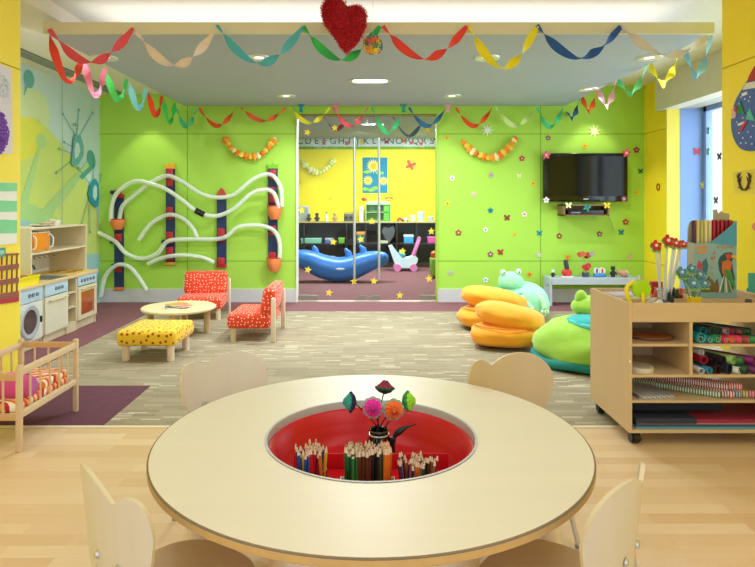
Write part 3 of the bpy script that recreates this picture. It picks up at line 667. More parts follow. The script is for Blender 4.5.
ST = [('flower', 446.7, 138.1, .035, '#F2D21E', '#D05018', 'small yellow flower sticker beside the top corner of the glass door'),
 ('flower', 521.9, 158.5, .042, '#B03038', '#F0C0B0', 'dark red flower sticker below the right end of the garland'),
 ('flower', 491, 175.2, .042, '#B8B49C', '#D8788C', 'greyish flower sticker with a pink centre under the middle of the garland'),
 ('flower', 452.2, 178.1, .038, '#F2F2EC', '#4C6878', 'white flower sticker with a dark centre nearest the door, upper one'),
 ('butterfly', 518.9, 176, .034, '#F0F0C0', '#88A860', 'tiny cream butterfly sticker below the dark red flower'),
 ('flower', 533, 183.3, .036, '#F0CE22', '#C05818', 'yellow flower sticker left of the television'),
 ('flower', 473.7, 194.4, .042, '#D8C8B4', '#E8A8B0', 'pale pinkish flower sticker left of the teal one'),
 ('flower', 447.4, 203.3, .036, '#F2D81E', '#C86018', 'yellow flower sticker beside the door at handle height'),
 ('flower', 490.4, 210.4, .042, '#1C9494', '#0C6470', 'teal flower sticker in the middle of the green panel'),
 ('butterfly', 507, 217.8, .045, '#9C3440', '#5C2028', 'dark red butterfly sticker right of the teal flower'),
 ('flower', 524.4, 214.2, .042, '#ECECE4', '#B84858', 'white flower sticker with a red centre left of the media box'),
 ('flower', 458.5, 232.7, .045, '#A83430', '#F0D0A8', 'red flower sticker with a light centre near the door'),
 ('flower', 485.6, 229.6, .038, '#F2F4F4', '#3C78A8', 'white flower sticker with a blue centre below the teal flower'),
 ('flower', 514.4, 234.4, .03, '#F0CC30', '#D07020', 'small yellow flower sticker low in the middle of the green panel'),
 ('butterfly', 539.4, 233.3, .042, '#1C94A0', '#0C5868', 'teal butterfly sticker on the panel seam below the television'),
 ('flower', 490.4, 254.3, .042, '#8C4858', '#E8C8D0', 'mauve flower sticker just above the mint frog bag'),
 ('butterfly', 500.4, 252.2, .045, '#B83C2C', '#702018', 'red butterfly sticker above the mint frog bag'),
 ('flower', 538.8, 254.8, .042, '#C4CCB4', '#E8C8C8', 'pale lilac flower sticker above the left end of the bench'),
 ('flower', 450.4, 272.6, .042, '#B8C8A8', '#C8A8C0', 'faint lilac flower sticker low beside the door'),
 ('flower', 485.6, 279.8, .042, '#E4F2F4', '#3CA0B0', 'white flower sticker low beside the orange bag'),
 ('flower', 529.3, 274.4, .04, '#F0A428', '#B84818', 'orange flower sticker between frog bag and bench'),
 ('flower', 548.2, 138, .038, '#9C4C70', '#E8B8C8', 'mauve flower sticker above the left corner of the television'),
 ('flower', 585, 145.7, .04, '#F4C41C', '#E07818', 'yellow flower sticker just above the television'),
 ('flower', 636.5, 150, .045, '#8C2830', '#E8A0A0', 'dark red flower sticker right of the television corner'),
 ('butterfly', 640.5, 171.3, .038, '#1C7C48', '#0C4C2C', 'green butterfly sticker right of the television'),
 ('flower', 636.8, 192.4, .04, '#E8D41C', '#E09020', 'yellow flower sticker right of the television, lower'),
 ('flower', 625.6, 222, .045, '#A43028', '#F0C8A0', 'dark red flower sticker right of the media box'),
 ('butterfly', 621.2, 232.3, .042, '#1C848C', '#0C4C58', 'teal butterfly sticker right of and below the media box'),
 ('flower', 599.5, 234, .042, '#8C4450', '#F0C0C0', 'mauve flower sticker under the media box'),
 ('flower', 559.2, 236, .042, '#A0403C', '#F0C8A8', 'brick red flower sticker left below the media box'),
 ('flower', 630, 256.6, .042, '#D8B894', '#F0B0A8', 'pale peach flower sticker above the right end of the bench'),
 ('butterfly', 567.5, 257.6, .04, '#F4A41C', '#C86010', 'orange butterfly sticker above the red toy on the bench'),
 ('flower', 450.8, 273, .0, '', '', '')]
for s in ST:
    if s[3]: sticker(*s)
# the large cut-out butterfly on the glass door and the pale butterflies beside it
sticker('butterfly', 410.5, 165.5, .11, '#E0552C', '#98301C', 'large orange red butterfly on the far yellow wall right of the poster', Y=D2-0.008, rot=0.35, group='butterflies behind the glass')
sticker('butterfly', 404, 178.5, .05, '#E8C838', '#C89020', 'small tan butterfly on the far wall below the orange red one', Y=D2-0.008, rot=0.3, group='butterflies behind the glass')
sticker('butterfly', 422.3, 195.5, .06, '#F0C420', '#D8A018', 'faint yellow butterfly on the far wall above the tubs', Y=D2-0.008, rot=-0.3, group='butterflies behind the glass')
star(594.3, 131, 'large cream eight pointed star above the television', 0.105, '#F4EEB8', D-0.006, 8, 0.34, pi/2+0.15, 'paper_star', 'paper star')
star(487.3, 130, 'large white eight pointed star above the garland right of the door', 0.095, '#EEF6E8', D-0.006, 8, 0.34, pi/2, 'paper_star', 'paper star')
# stickers on the yellow return wall and window
def side_sticker(kind, px, py, X, R, c1, c2, label, facing, group):
    c = S(px, py, X)
    return sticker(kind, 0, 0, R, c1, c2, label, f=c, rot=(0, 0, facing), group=group)
m = MB().lathe([(0.028, 0), (0.05, 0), (0.05, 0.005), (0.028, 0.005)], 20, M=Matrix.Rotation(pi/2, 3, 'Y').to_3x3())
t = tag(m.build('ring_sticker', mat('ring_red', '#A84018', 0.6), loc=S(658, 187, 3.834)), 'dark red ring shaped flower sticker on the yellow wall beside the window', 'flower sticker')
WS = [('butterfly', 697, 151.5, '#C84868', 'crimson butterfly sticker on the daylit window jamb', P(697, 151.5, 7.735), 0), ('butterfly', 707.5, 131, '#3CB084', 'green butterfly sticker highest on the window pane', S(707.5, 131, 4.285), -pi/2),
      ('butterfly', 707.5, 152, '#58BC94', 'pale green butterfly sticker on the window below the highest one', S(707.5, 152, 4.285), -pi/2), ('butterfly', 719.5, 156.5, '#3C4450', 'dark butterfly sticker at the edge of the yellow wall', S(719.5, 156.5, 4.285), -pi/2),
      ('flower', 704.5, 185, '#ECE45C', 'yellow flower sticker on the window frame', P(704, 185, 7.73), 0), ('butterfly', 716, 200.5, '#50505C', 'dark butterfly sticker low on the window pane', S(716, 200.5, 4.285), -pi/2)]
for k, px, py, c1, lab, c, rz in WS: sticker(k, 0, 0, 0.05, c1, '#F0F0E0' if k == 'flower' else c1, lab, f=c, rot=(0, 0, rz), group='window stickers')

# ------------------------------------------------------------------ television and media box
t = thing('television', 'large black flat television on the green wall with flower stickers on its corners', 'television', (3.02, D, 0))
x0, x1, za, zb = 2.40-3.02, 3.56-3.02, 1.405, 2.075
MB().bb(x0, x1, -0.12, -0.05, za, zb, 0.012, 3).build('bezel', mat('piano_black', '#0B0B0E', 0.12), t)
MB().bb(x0+0.05, x1-0.05, -0.124, -0.119, za+0.075, zb-0.045).build('screen', mat('screen_black', '#120F0C', 0.08, var=0.3, scale=1.2, spec=0.25), t, smooth=0)
MB().bb(-0.2, 0.2, -0.05, 0.0, 1.6, 1.9).build('wall_bracket', M_dark, t, smooth=0)
MB().bb(-0.075, -0.005, -0.123, -0.119, za+0.03, za+0.042).build('maker_mark', mat('mark_white', '#D8D8D8', 0.4), t, smooth=0)
t = thing('media_box_shelf', 'small wooden wall box with a media player below the television', 'shelf', (P(584, 0, 8.3).x, D, 0))
K8 = 8.25/F; zs0 = P(0, 216, 8.2).z; zs1 = P(0, 204.5, 8.2).z
m = MB(); m.bb(-0.31, 0.31, -0.27, 0, zs0, zs0+0.018); m.bb(-0.31, 0.31, -0.27, 0, zs1-0.018, zs1); m.bb(-0.31, -0.29, -0.27, 0, zs0, zs1); m.bb(0.29, 0.31, -0.27, 0, zs0, zs1); m.bb(-0.3, 0.3, -0.02, 0, zs0, zs1)
m.build('box_case', wood('walnut', '#8A6A48', 0), t, smooth=0)
t2 = thing('media_player', 'black disc player inside the wooden wall box', 'disc player', (t.location.x, D-0.15, zs0+0.018))
MB().bb(-0.24, 0.24, -0.1, 0.1, 0, 0.06, 0.004).build('case', M_dark, t2); MB().bb(-0.2, -0.08, -0.102, -0.1, 0.02, 0.035).build('display', mat('blue_display', '#7898B8', 0.3), t2, smooth=0)
t3 = thing('power_cable', 'thin pale cable hanging down the green wall from the television', 'cable', (3.3, D-0.006, 1.42))
MB().tube(spline([(0, 0, 0), (0.02, 0, -0.2), (0.08, 0, -0.3), (0.1, 0, -0.42)]), 0.004, 6).build('cable_run', mat('cable_green', '#A8C868', 0.6), t3)
G4 = 'flower stickers on the television'
sticker('flower', 546.3, 155, .058, '#D85470', '#F0B0A8', 'pink flower sticker on the top left corner of the television', Y=8.345, group=G4)
sticker('flower', 626.6, 153, .062, '#D85470', '#F4C8A0', 'pink flower sticker on the top right corner of the television', Y=8.345, group=G4)
sticker('flower', 546.2, 200, .044, '#F2EEF0', '#D88CA0', 'white flower sticker on the bottom left corner of the television', Y=8.345, group=G4)
sticker('flower', 624, 199, .04, '#B870A0', '#E8C8DC', 'mauve flower sticker on the bottom right corner of the television', Y=8.345, group=G4)
G5 = 'butterflies on the media box'
sticker('butterfly', 568.5, 205.5, .045, '#F2EAB8', '#D8C888', 'cream butterfly on the left of the wooden media box', Y=8.19, group=G5)
sticker('butterfly', 586.8, 208, .05, '#2C8C80', '#145850', 'teal butterfly in the middle of the wooden media box', Y=8.19, group=G5, rot=0.4)
sticker('butterfly', 607, 205.5, .045, '#F2D838', '#E0B020', 'yellow butterfly on the right of the wooden media box', Y=8.19, group=G5)

# ------------------------------------------------------------------ tube run on the green wall
def q(x, y): return (95+x/3.775, 150+y/3.775)
M_navy = mat('navy_board', '#1E3264', 0.5); M_clamp = mat('red_clamp', '#C22A34', 0.45); M_tube = None
M_hose2 = clear('milky_hose', (0.9, 1, 0.85, 1), 1.4, 0.15, 0.6, (0.95, 1.0, 0.9, 1)); 
M_tube = M_hose2
RY = D
def rail(xa, xb, ya, yb, reds, cap, label, bottom='#E87A3C'):
    a = P(*q(xa, yb), RY); b = P(*q(xb, ya), RY); cx = (a.x+b.x)/2; hw = (b.x-a.x)/2
    t = thing('marble_run_rail', label, 'toy rail', (cx, RY, 0), group='upright rails of the tube run')
    MB().bb(-hw, hw, -0.035, 0, a.z, b.z, 0.004).build('board', M_navy, t, smooth=0)
    MB().bb(-hw-0.006, hw+0.006, -0.042, 0, a.z-0.012, a.z+0.03, 0.004).build('end_cap', mat('cap'+bottom, bottom, 0.5), t, smooth=0)
    for r0, r1 in reds:
        z0 = P(0, q(0, r1)[1], RY).z; z1_ = P(0, q(0, r0)[1], RY).z
        c = MB().bb(-hw*0.75, hw*0.75, -0.058, -0.035, z0, z1_, 0.008, 2)
        for k in (z0+0.03, z1_-0.03): c.cyl((0, -0.058, k), (0, -0.066, k), 0.018, n=12)
        c.build('clamp_plate', M_clamp, t)
    kind, col = cap
    z = b.z
    if kind == 'crown': pts = [(-hw*1.1, z-0.01), (hw*1.1, z-0.01), (hw*1.15, z+0.06), (hw*0.55, z+0.035), (0, z+0.07), (-hw*0.55, z+0.035), (-hw*1.15, z+0.06)]
    elif kind == 'peak': pts = [(-hw*1.05, z-0.01), (hw*1.05, z-0.01), (hw*0.5, z+0.06), (0, z+0.09), (-hw*0.5, z+0.06)]
    else: pts = [(-hw*1.1, z-0.02), (hw*1.1, z-0.02), (hw*1.1, z+0.03), (-hw*1.1, z+0.03)]
    MB().prism(pts, -0.045, 0).build('top_ornament', mat('orn'+col, col, 0.5), t, smooth=0)
rail(76, 110, 175, 525, [(150, 180), (315, 345), (425, 460)], ('flat', '#C83A34'), 'navy rail with red clamps, leftmost of the tube run')
rail(270, 303, 68, 430, [(70, 138), (215, 262), (308, 352), (365, 415)], ('crown', '#F0B41E'), 'tall navy and red rail with yellow crown top', '#F0A83C')
rail(462, 497, 168, 440, [(295, 345), (405, 435)], ('peak', '#C8402C'), 'navy rail with red peaked top behind the red polka dot seat', '#C83A34')
rail(655, 690, 68, 440, [(75, 112), (140, 200), (285, 322), (385, 415)], ('crown', '#7CC024'), 'navy rail with green crown top nearest the glass door')
def hose(pts, label, dy=0.118, r=0.030):
    P3 = [P(*q(x, y), RY-dy) for x, y in pts]; pa = spline(P3, 8); o = pa[0]
    ob = MB().tube([p-o for p in pa], r, 12, cap=False).build('hose', M_tube, loc=o)
    return tag(ob, label, 'hose', 'white flexible hoses of the tube run')
hose([(60, 268), (62, 215), (85, 160), (150, 118), (220, 130), (275, 152), (330, 190), (385, 232), (450, 250), (520, 225), (590, 165), (640, 150), (672, 160), (688, 195), (692, 220)], 'longest wavy white hose ending in the upper right orange cup, with a black joint', 0.16)
hose([(92, 262), (105, 210), (150, 170), (200, 130), (270, 98), (330, 120), (390, 160), (450, 178), (520, 170), (590, 115), (640, 93), (675, 100), (702, 145), (706, 215)], 'highest white hose arching between the upper orange cups', 0.112)
hose([(165, 340), (210, 280), (275, 245), (330, 258), (368, 295), (385, 330)], 'short arched white hose in the middle of the tall yellow crowned rail')
hose([(12, 312), (75, 345), (120, 392), (180, 410), (235, 390), (275, 345), (350, 337), (480, 333), (540, 292), (620, 285), (675, 305), (697, 350), (697, 410)], 'long wavy white hose ending in the lower right orange cup')
hose([(22, 552), (40, 475), (85, 434), (130, 442), (165, 482), (195, 530)], 'white hose arch at the bottom of the leftmost rail')
hose([(200, 430), (240, 412), (290, 400), (350, 398), (410, 408), (450, 425)], 'short white hose lowest on the yellow crowned rail')
a = P(*q(380, 228), RY-0.16); b = P(*q(413, 245), RY-0.16)
tag(MB().cyl((0, 0, 0), b-a, 0.042, n=16).build('hose_joint', M_dark, loc=a), 'black coupling sleeve on the wavy white hose', 'coupling')
for (x, y, l) in ((280, 98, 'top of the yellow crowned rail'), (280, 150, 'yellow crowned rail, second from top'), (280, 245, 'yellow crowned rail, third from top'), (272, 345, 'yellow crowned rail, fourth from top'), (280, 402, 'yellow crowned rail, lowest'),
                  (80, 345, 'middle of the leftmost rail'), (85, 434, 'bottom of the leftmost rail'), (80, 160, 'top of the leftmost rail'), (480, 330, 'middle of the red peaked rail'), (668, 98, 'top of the green crowned rail'), (680, 155, 'green crowned rail, second from top'), (668, 303, 'lower half of the green crowned rail')):
    c = P(*q(x, y), RY); m = MB().box((0, -0.055, 0), (0.09, 0.11, 0.05), 0.01)
    tag(m.build('hose_clip', mat('clip_navy', '#232C5C', 0.45), loc=c), 'dark blue hose clip at the '+l, 'clip', 'hose clips of the tube run')
def cup(x0, x1, y0, y1, label):
    c = P(*q((x0+x1)/2, y0), RY-0.10); zb = P(*q(0, y1), RY-0.1).z; r = (P(*q(x1, 0), RY-0.1).x-P(*q(x0, 0), RY-0.1).x)/2; h = c.z-zb
    t = thing('catch_cup', label, 'cup', (c.x, RY-0.10, zb), group='orange fabric catch cups')
    MB().lathe([(0, 0.0), (r*0.55, 0.0), (r*0.85, h*0.35), (r, h*0.9), (r*0.96, h), (r*0.9, h*0.9), (r*0.75, h*0.35), (0, 0.02)], 20).build('pouch', mat('cup_orange', '#EC8A4C', 0.75, var=0.12, scale=30), t)
    m = MB(); m.tube([(r*0.97*cos(a_), r*0.97*sin(a_), h+0.004) for a_ in [2*pi*i/24 for i in range(24)]], 0.007, 6, closed=True); m.build('rim', mat('cup_rim', '#C8402C', 0.5), t)
cup(57, 113, 262, 300, 'orange catch cup on the leftmost rail'); cup(650, 706, 212, 262, 'upper orange catch cup on the rail by the door'); cup(648, 704, 408, 458, 'lower orange catch cup on the rail by the door')
# ------------------------------------------------------------------ round craft table
TX, TY, TZ, TR, HR = 0.004, 2.085, 0.60, 0.723, 0.362
M_top = wood('maple_laminate', '#E4DAC2', 0, 0.38, 0.035, 0.7); M_edge = wood('plywood_edge', '#D2AC70', 2, 0.5, 0.12)
t = thing('craft_table', 'large round pale maple table with a red sunken tray in its centre', 'table', (TX, TY, 0))
hx = 0.003
m = MB().lathe([(HR, TZ-0.001), (TR-0.002, TZ-0.001), (TR, TZ-0.003), (TR, TZ-0.026), (TR-0.004, TZ-0.03), (HR, TZ-0.03), (HR, TZ-0.001)], 128)
o = m.build('tabletop', [M_top, M_edge], t, smooth=30)
for p in o.data.polygons:
    if abs(p.normal.z) < 0.9: p.material_index = 1
MB().lathe([(TR+0.0005, TZ-0.003), (TR+0.0035, TZ-0.005), (TR+0.0035, TZ-0.024), (TR+0.0005, TZ-0.027)], 128).build('edge_band', M_edge, t)
MB().lathe([(TR-0.001, TZ-0.0015), (TR+0.0038, TZ-0.0035), (TR+0.0038, TZ-0.0055)], 128).build('edge_line', mat('dark_edge_line', '#7A6A58', 0.5), t)
MB().lathe([(HR, TZ+0.001), (HR-0.008, TZ+0.0015), (HR-0.010, TZ-0.004), (HR-0.011, TZ-0.038)], 96).build('steel_ring', M_ringm, t)
M_red = mat('red_plastic', '#C4141E', 0.38, var=0.03, spec=0.35)
BZ = 0.452
bowl = MB().lathe([(HR-0.008, TZ-0.030), (HR-0.014, TZ-0.026), (HR-0.030, TZ-0.034), (HR-0.046, TZ-0.10), (HR-0.07, BZ+0.01), (HR-0.09, BZ), (0, BZ), (0, BZ-0.008), (HR-0.07, BZ-0.008), (HR-0.03, TZ-0.05), (HR-0.008, TZ-0.034)], 96).build('sunken_tray', M_red, t, smooth=50)
dv = MB(); dv.bb(-0.275, 0.275, 0.062, 0.070, BZ, BZ+0.055, 0.003); dv.build('divider', M_red, bowl)
dv = MB(); dv.bb(-0.004, 0.004, 0.07, 0.26, BZ, BZ+0.055, 0.003); dv.build('divider', M_red, bowl)
for x, y in ((-0.565, -0.14), (0.575, -0.14), (-0.40, 0.44), (0.40, 0.44)):
    l = MB().cyl((x, y, 0.02), (x, y, TZ-0.03), 0.030, 0.031, 24).build('leg', mat('pale_leg', '#F0E6E2', 0.4), t)
    MB().cyl((x, y, 0), (x, y, 0.02), 0.028, n=20).build('foot', mat('grey_foot', '#8A8A8A', 0.6), l)
# coloured pencils
PC = [('red', '#B81E28'), ('crimson', '#8C1830'), ('yellow', '#E8B41E'), ('orange', '#DC7020'), ('dark green', '#1E4A2A'), ('green', '#2C7838'), ('navy', '#1C2A5C'), ('blue', '#2454A0'),
      ('light blue', '#5A98C8'), ('brown', '#5A3020'), ('tan', '#9C6038'), ('black', '#1C1A1C'), ('purple', '#54285C'), ('grey', '#7C7C80')]
protos = {}
for nm, hx_ in PC:
    p = bpy.data.objects.new('pencil', None)
    b = MB().cyl((0, 0, 0), (0, 0, 0.155), 0.0042, n=6); bo = b.bm
    me1 = b.build('barrel', mat('pencil_'+nm.replace(' ', '_'), hx_, 0.35, var=0.02), smooth=0)
    me2 = MB().cyl((0, 0, 0.155), (0, 0, 0.170), 0.0041, 0.0014, 8).build('sharpened_wood', mat('cedar', '#DCC0A4', 0.7), smooth=0)
    me3 = MB().cyl((0, 0, 0.170), (0, 0, 0.175), 0.0014, 0.0, 6).build('tip', mat('pencil_'+nm.replace(' ', '_'), hx_, 0.35), smooth=0)
    protos[nm] = (p, me1, me2, me3)
def put_pencil(nm, loc, tilt, where, grp, sc=1.0):
    p, *ms_ = protos[nm]; r = p.copy(); r.name = 'pencil'; COL.objects.link(r); r.location = loc
    r.rotation_euler = (tilt[0], tilt[1], random.uniform(0, 6)); r.rotation_mode = 'XYZ'; r.scale = (1.25*sc, 1.25*sc, sc)
    tag(r, f'{nm} sharpened pencil in {where}', 'pencil', grp)
    for q_ in ms_:
        c = q_.copy(); COL.objects.link(c); c.parent = r
rp = random.Random(3)
# left mesh cup
def mesh_cup(c, r, h, col, label, cat='pencil cup'):
    t = thing('pencil_cup', label, cat, c)
    m = MB()
    for k in range(7): z = 0.004+(h-0.004)*k/6; m.tube([(r*cos(a)*(0.92+0.08*k/6), r*sin(a)*(0.92+0.08*k/6), z) for a in [2*pi*i/24 for i in range(24)]], 0.0012, 4, closed=True)
    for i in range(20): a = 2*pi*i/20; m.cyl((r*0.92*cos(a), r*0.92*sin(a), 0.003), (r*cos(a), r*sin(a), h), 0.0011, n=4)
    m.build('mesh_side', mat('cup'+col, col, 0.35, 0.5), t); MB().cyl((0, 0, 0), (0, 0, 0.004), r*0.92, n=24).build('base', mat('cup'+col, col, 0.35, 0.5), t)
    return t
C1 = Vector((TX-0.187, 1.915, BZ)); C2 = Vector((TX-0.012, 1.875, BZ)); C3 = Vector((TX+0.140, 1.862, BZ))
mesh_cup(C1, 0.046, 0.10, '#22242C', 'black wire mesh pencil cup in the left of the red tray')
def fill(c, rad, n, cols, where, grp, sp=0.12, z=0.005, box=None, sc=1.0, lift=0):
    pts = []; tries = 0
    while len(pts) < n and tries < 20000:
        tries += 1
        x, y = (rp.uniform(-rad, rad), rp.uniform(-rad, rad)) if not box else (rp.uniform(-box[0], box[0]), rp.uniform(-box[1], box[1]))
        if not box and x*x+y*y > rad*rad: continue
        if any((x-a)**2+(y-b)**2 < 0.0098**2 for a, b in pts): continue
        pts.append((x, y))
    for x, y in pts:
        tx = -y/max(rad, 0.01)*sp*0.5+rp.uniform(-.015, .015); ty = x/max(rad, 0.01)*sp+rp.uniform(-.015, .015)
        nm = cols(x, y) if callable(cols) else rp.choice(cols)
        s_ = sc*rp.uniform(0.95, 1.04)
        put_pencil(nm, c+Vector((x*0.86, y*0.86, z)), (tx, ty, 0), where, grp, s_)
ALL = [n for n, _ in PC]
fill(C1, 0.046, 52, ['red', 'crimson', 'yellow', 'navy', 'blue', 'black', 'red', 'purple', 'dark green', 'orange'], 'the black mesh cup, left in the red tray', 'pencils in the left cup')
def midcol(x, y):
    if x < -0.055: return 'dark green' if rp.random() < .5 else 'green'
    if x < -0.035: return 'green'
    if x < 0.012: return rp.choice(['tan', 'brown', 'brown'])
    if x < 0.045: return 'black'
    if x < 0.056: return rp.choice(['grey', 'dark green'])
    return 'orange'
t = thing('pencil_box', 'white open card box packed with pencils in the middle of the red tray', 'pencil box', C2)
m = MB(); m.bb(-0.086, -0.083, -0.045, 0.045, 0, 0.075); m.bb(0.083, 0.086, -0.045, 0.045, 0, 0.075); m.bb(-0.086, 0.086, -0.047, -0.045, 0, 0.05); m.bb(-0.086, 0.086, 0.045, 0.047, 0, 0.075); m.bb(-0.083, 0.083, -0.045, 0.045, 0, 0.003)
m.build('card_tray', M_white, t, smooth=0); MB().bb(-0.086, 0.086, -0.0482, -0.047, 0.01, 0.03).build('label_strip', mat('cream_label', '#E8DCC0', 0.6), t, smooth=0)
fill(C2, 0.078, 92, midcol, 'the white box in the middle of the red tray', 'pencils in the middle box', 0.04, box=(0.076, 0.038), sc=1.10)
t = thing('pencil_jar', 'clear plastic pencil jar in the right of the red tray', 'pencil cup', C3)
MB().lathe([(0, 0), (0.045, 0), (0.05, 0.09), (0.047, 0.09), (0.042, 0.004), (0, 0.004)], 28).build('body', M_clear, t)
MB().tube([(0.05*cos(a), 0.05*sin(a), 0.09) for a in [2*pi*i/28 for i in range(28)]], 0.002, 6, closed=True).build('rim', M_white, t)
fill(C3, 0.050, 56, ['dark green', 'black', 'crimson', 'brown', 'navy', 'orange', 'purple', 'tan', 'grey'], 'the clear jar, right in the red tray', 'pencils in the right jar', 0.14, sc=0.93)
for p, *ms_ in protos.values():
    for o_ in ms_: bpy.data.objects.remove(o_)
    bpy.data.objects.remove(p)
# vase and tissue flowers
V = Vector((P(379, 0, 2.24).x, 2.24, BZ))
t = thing('flower_jar', 'glossy black glass jar holding tissue paper flowers in the red tray', 'vase', V)
MB().lathe([(0, 0), (0.042, 0), (0.046, 0.02), (0.044, 0.07), (0.034, 0.088), (0.033, 0.10), (0.037, 0.104), (0.035, 0.108), (0.030, 0.104), (0.029, 0.09), (0.038, 0.066), (0.038, 0.01), (0, 0.006)], 32).build('glass_body', mat('black_glass', '#16141C', 0.06, coat=0.8), t)
MB().tube([(0.036*cos(a), 0.036*sin(a), 0.09) for a in [2*pi*i/24 for i in range(24)]], 0.003, 6, closed=True).build('neck_ring', M_steel, t)
FL = [(350.5, 402, 2.20, '#2C9C8C', '#16264C', (-1, -0.3, 0.12), 'teal and navy'), (373, 407.5, 2.14, '#E81CA4', '#9C9C98', (-0.05, -1, 0.15), 'magenta'), (385, 388, 2.28, '#8C2440', '#1E4A38', (0.05, 0.1, 1.0), 'maroon and green'),
      (393.5, 409.5, 2.14, '#F46A1C', '#8CA088', (0.12, -1, 0.1), 'orange'), (408, 401, 2.2, '#9CDC28', '#2C8C3C', (1, -0.35, 0.12), 'lime green')]
for i, (px, py, Y, c1, c2, n_, nm) in enumerate(FL):
    c = P(px, py, Y); base = V+Vector((0.012*cos(i*1.3), 0.012*sin(i*1.3), 0.02)); nz = Vector(n_).normalized()
    t = thing('tissue_flower', nm+' tissue paper flower in the black jar on the craft table', 'paper flower', base, group='tissue paper flowers')
    cc = c-base
    neck = Vector((cc.x*0.12, cc.y*0.12, 0.088))
    MB().tube(spline([Vector((0, 0, 0)), neck, cc.lerp(neck, 0.35)+Vector((0, 0, 0.012)), cc-nz*0.012], 8), 0.0022, 6).build('stem', mat('black_stem', '#201C22', 0.5), t)
    R = nz.to_track_quat('Z', 'Y').to_matrix(); b = MB()
    rr = 0.0375
    for L in range(5):
        r_ = rr*(1-0.18*L); b.m(1 if L == 0 else 0)
        prof = [(0.004, -0.022+0.004*L), (r_*0.65, -0.014+0.0045*L), (r_, 0.000+0.0055*L), (r_*0.75, 0.005+0.0055*L)]
        n_s = 40; rings = []
        for k, (pr, pz) in enumerate(prof):
            rings.append([b.bm.verts.new(cc+R@Vector(((pr+(0.0018*sin(9*a+L) if k > 1 else 0))*cos(a), (pr+(0.0018*sin(9*a+L) if k > 1 else 0))*sin(a), pz+(0.0022*sin(13*a+L*2) if k > 1 else 0)))) for a in [2*pi*j/n_s for j in range(n_s)]])
        for A, B in zip(rings, rings[1:]):
            for j in range(n_s): b._f([A[j], A[(j+1) % n_s], B[(j+1) % n_s], B[j]])
    b.m(0).ell(cc+nz*0.017, 0.009, 10, 8)
    b.build('bloom', [mat('tissue'+c1, c1, 0.8, sheen=0.2), mat('tissue'+c2, c2, 0.8)], t, recalc=False)
t = thing('black_ribbon', 'black leaf shaped ribbon tied beside the jar of tissue flowers', 'ribbon', V+Vector((0.052, 0.0, 0)))
m = MB(); m.tube(spline([(0, 0, 0), (0.0, 0, 0.06), (0.012, 0, 0.088), (0.045, 0.0, 0.112), (0.085, 0, 0.125)], 6), [0.008]*9+[0.009, 0.011, 0.013, 0.012, 0.010, 0.008, 0.006, 0.004, 0.003, 0.002, 0.002][:16], 8)
m.build('leaf_blade', mat('ribbon_black', '#1A201C', 0.4), t); MB().box((0.0, -0.005, 0.07), (0.02, 0.02, 0.02), 0.004).build('knot', mat('ribbon_black', '#1A201C', 0.4), t)

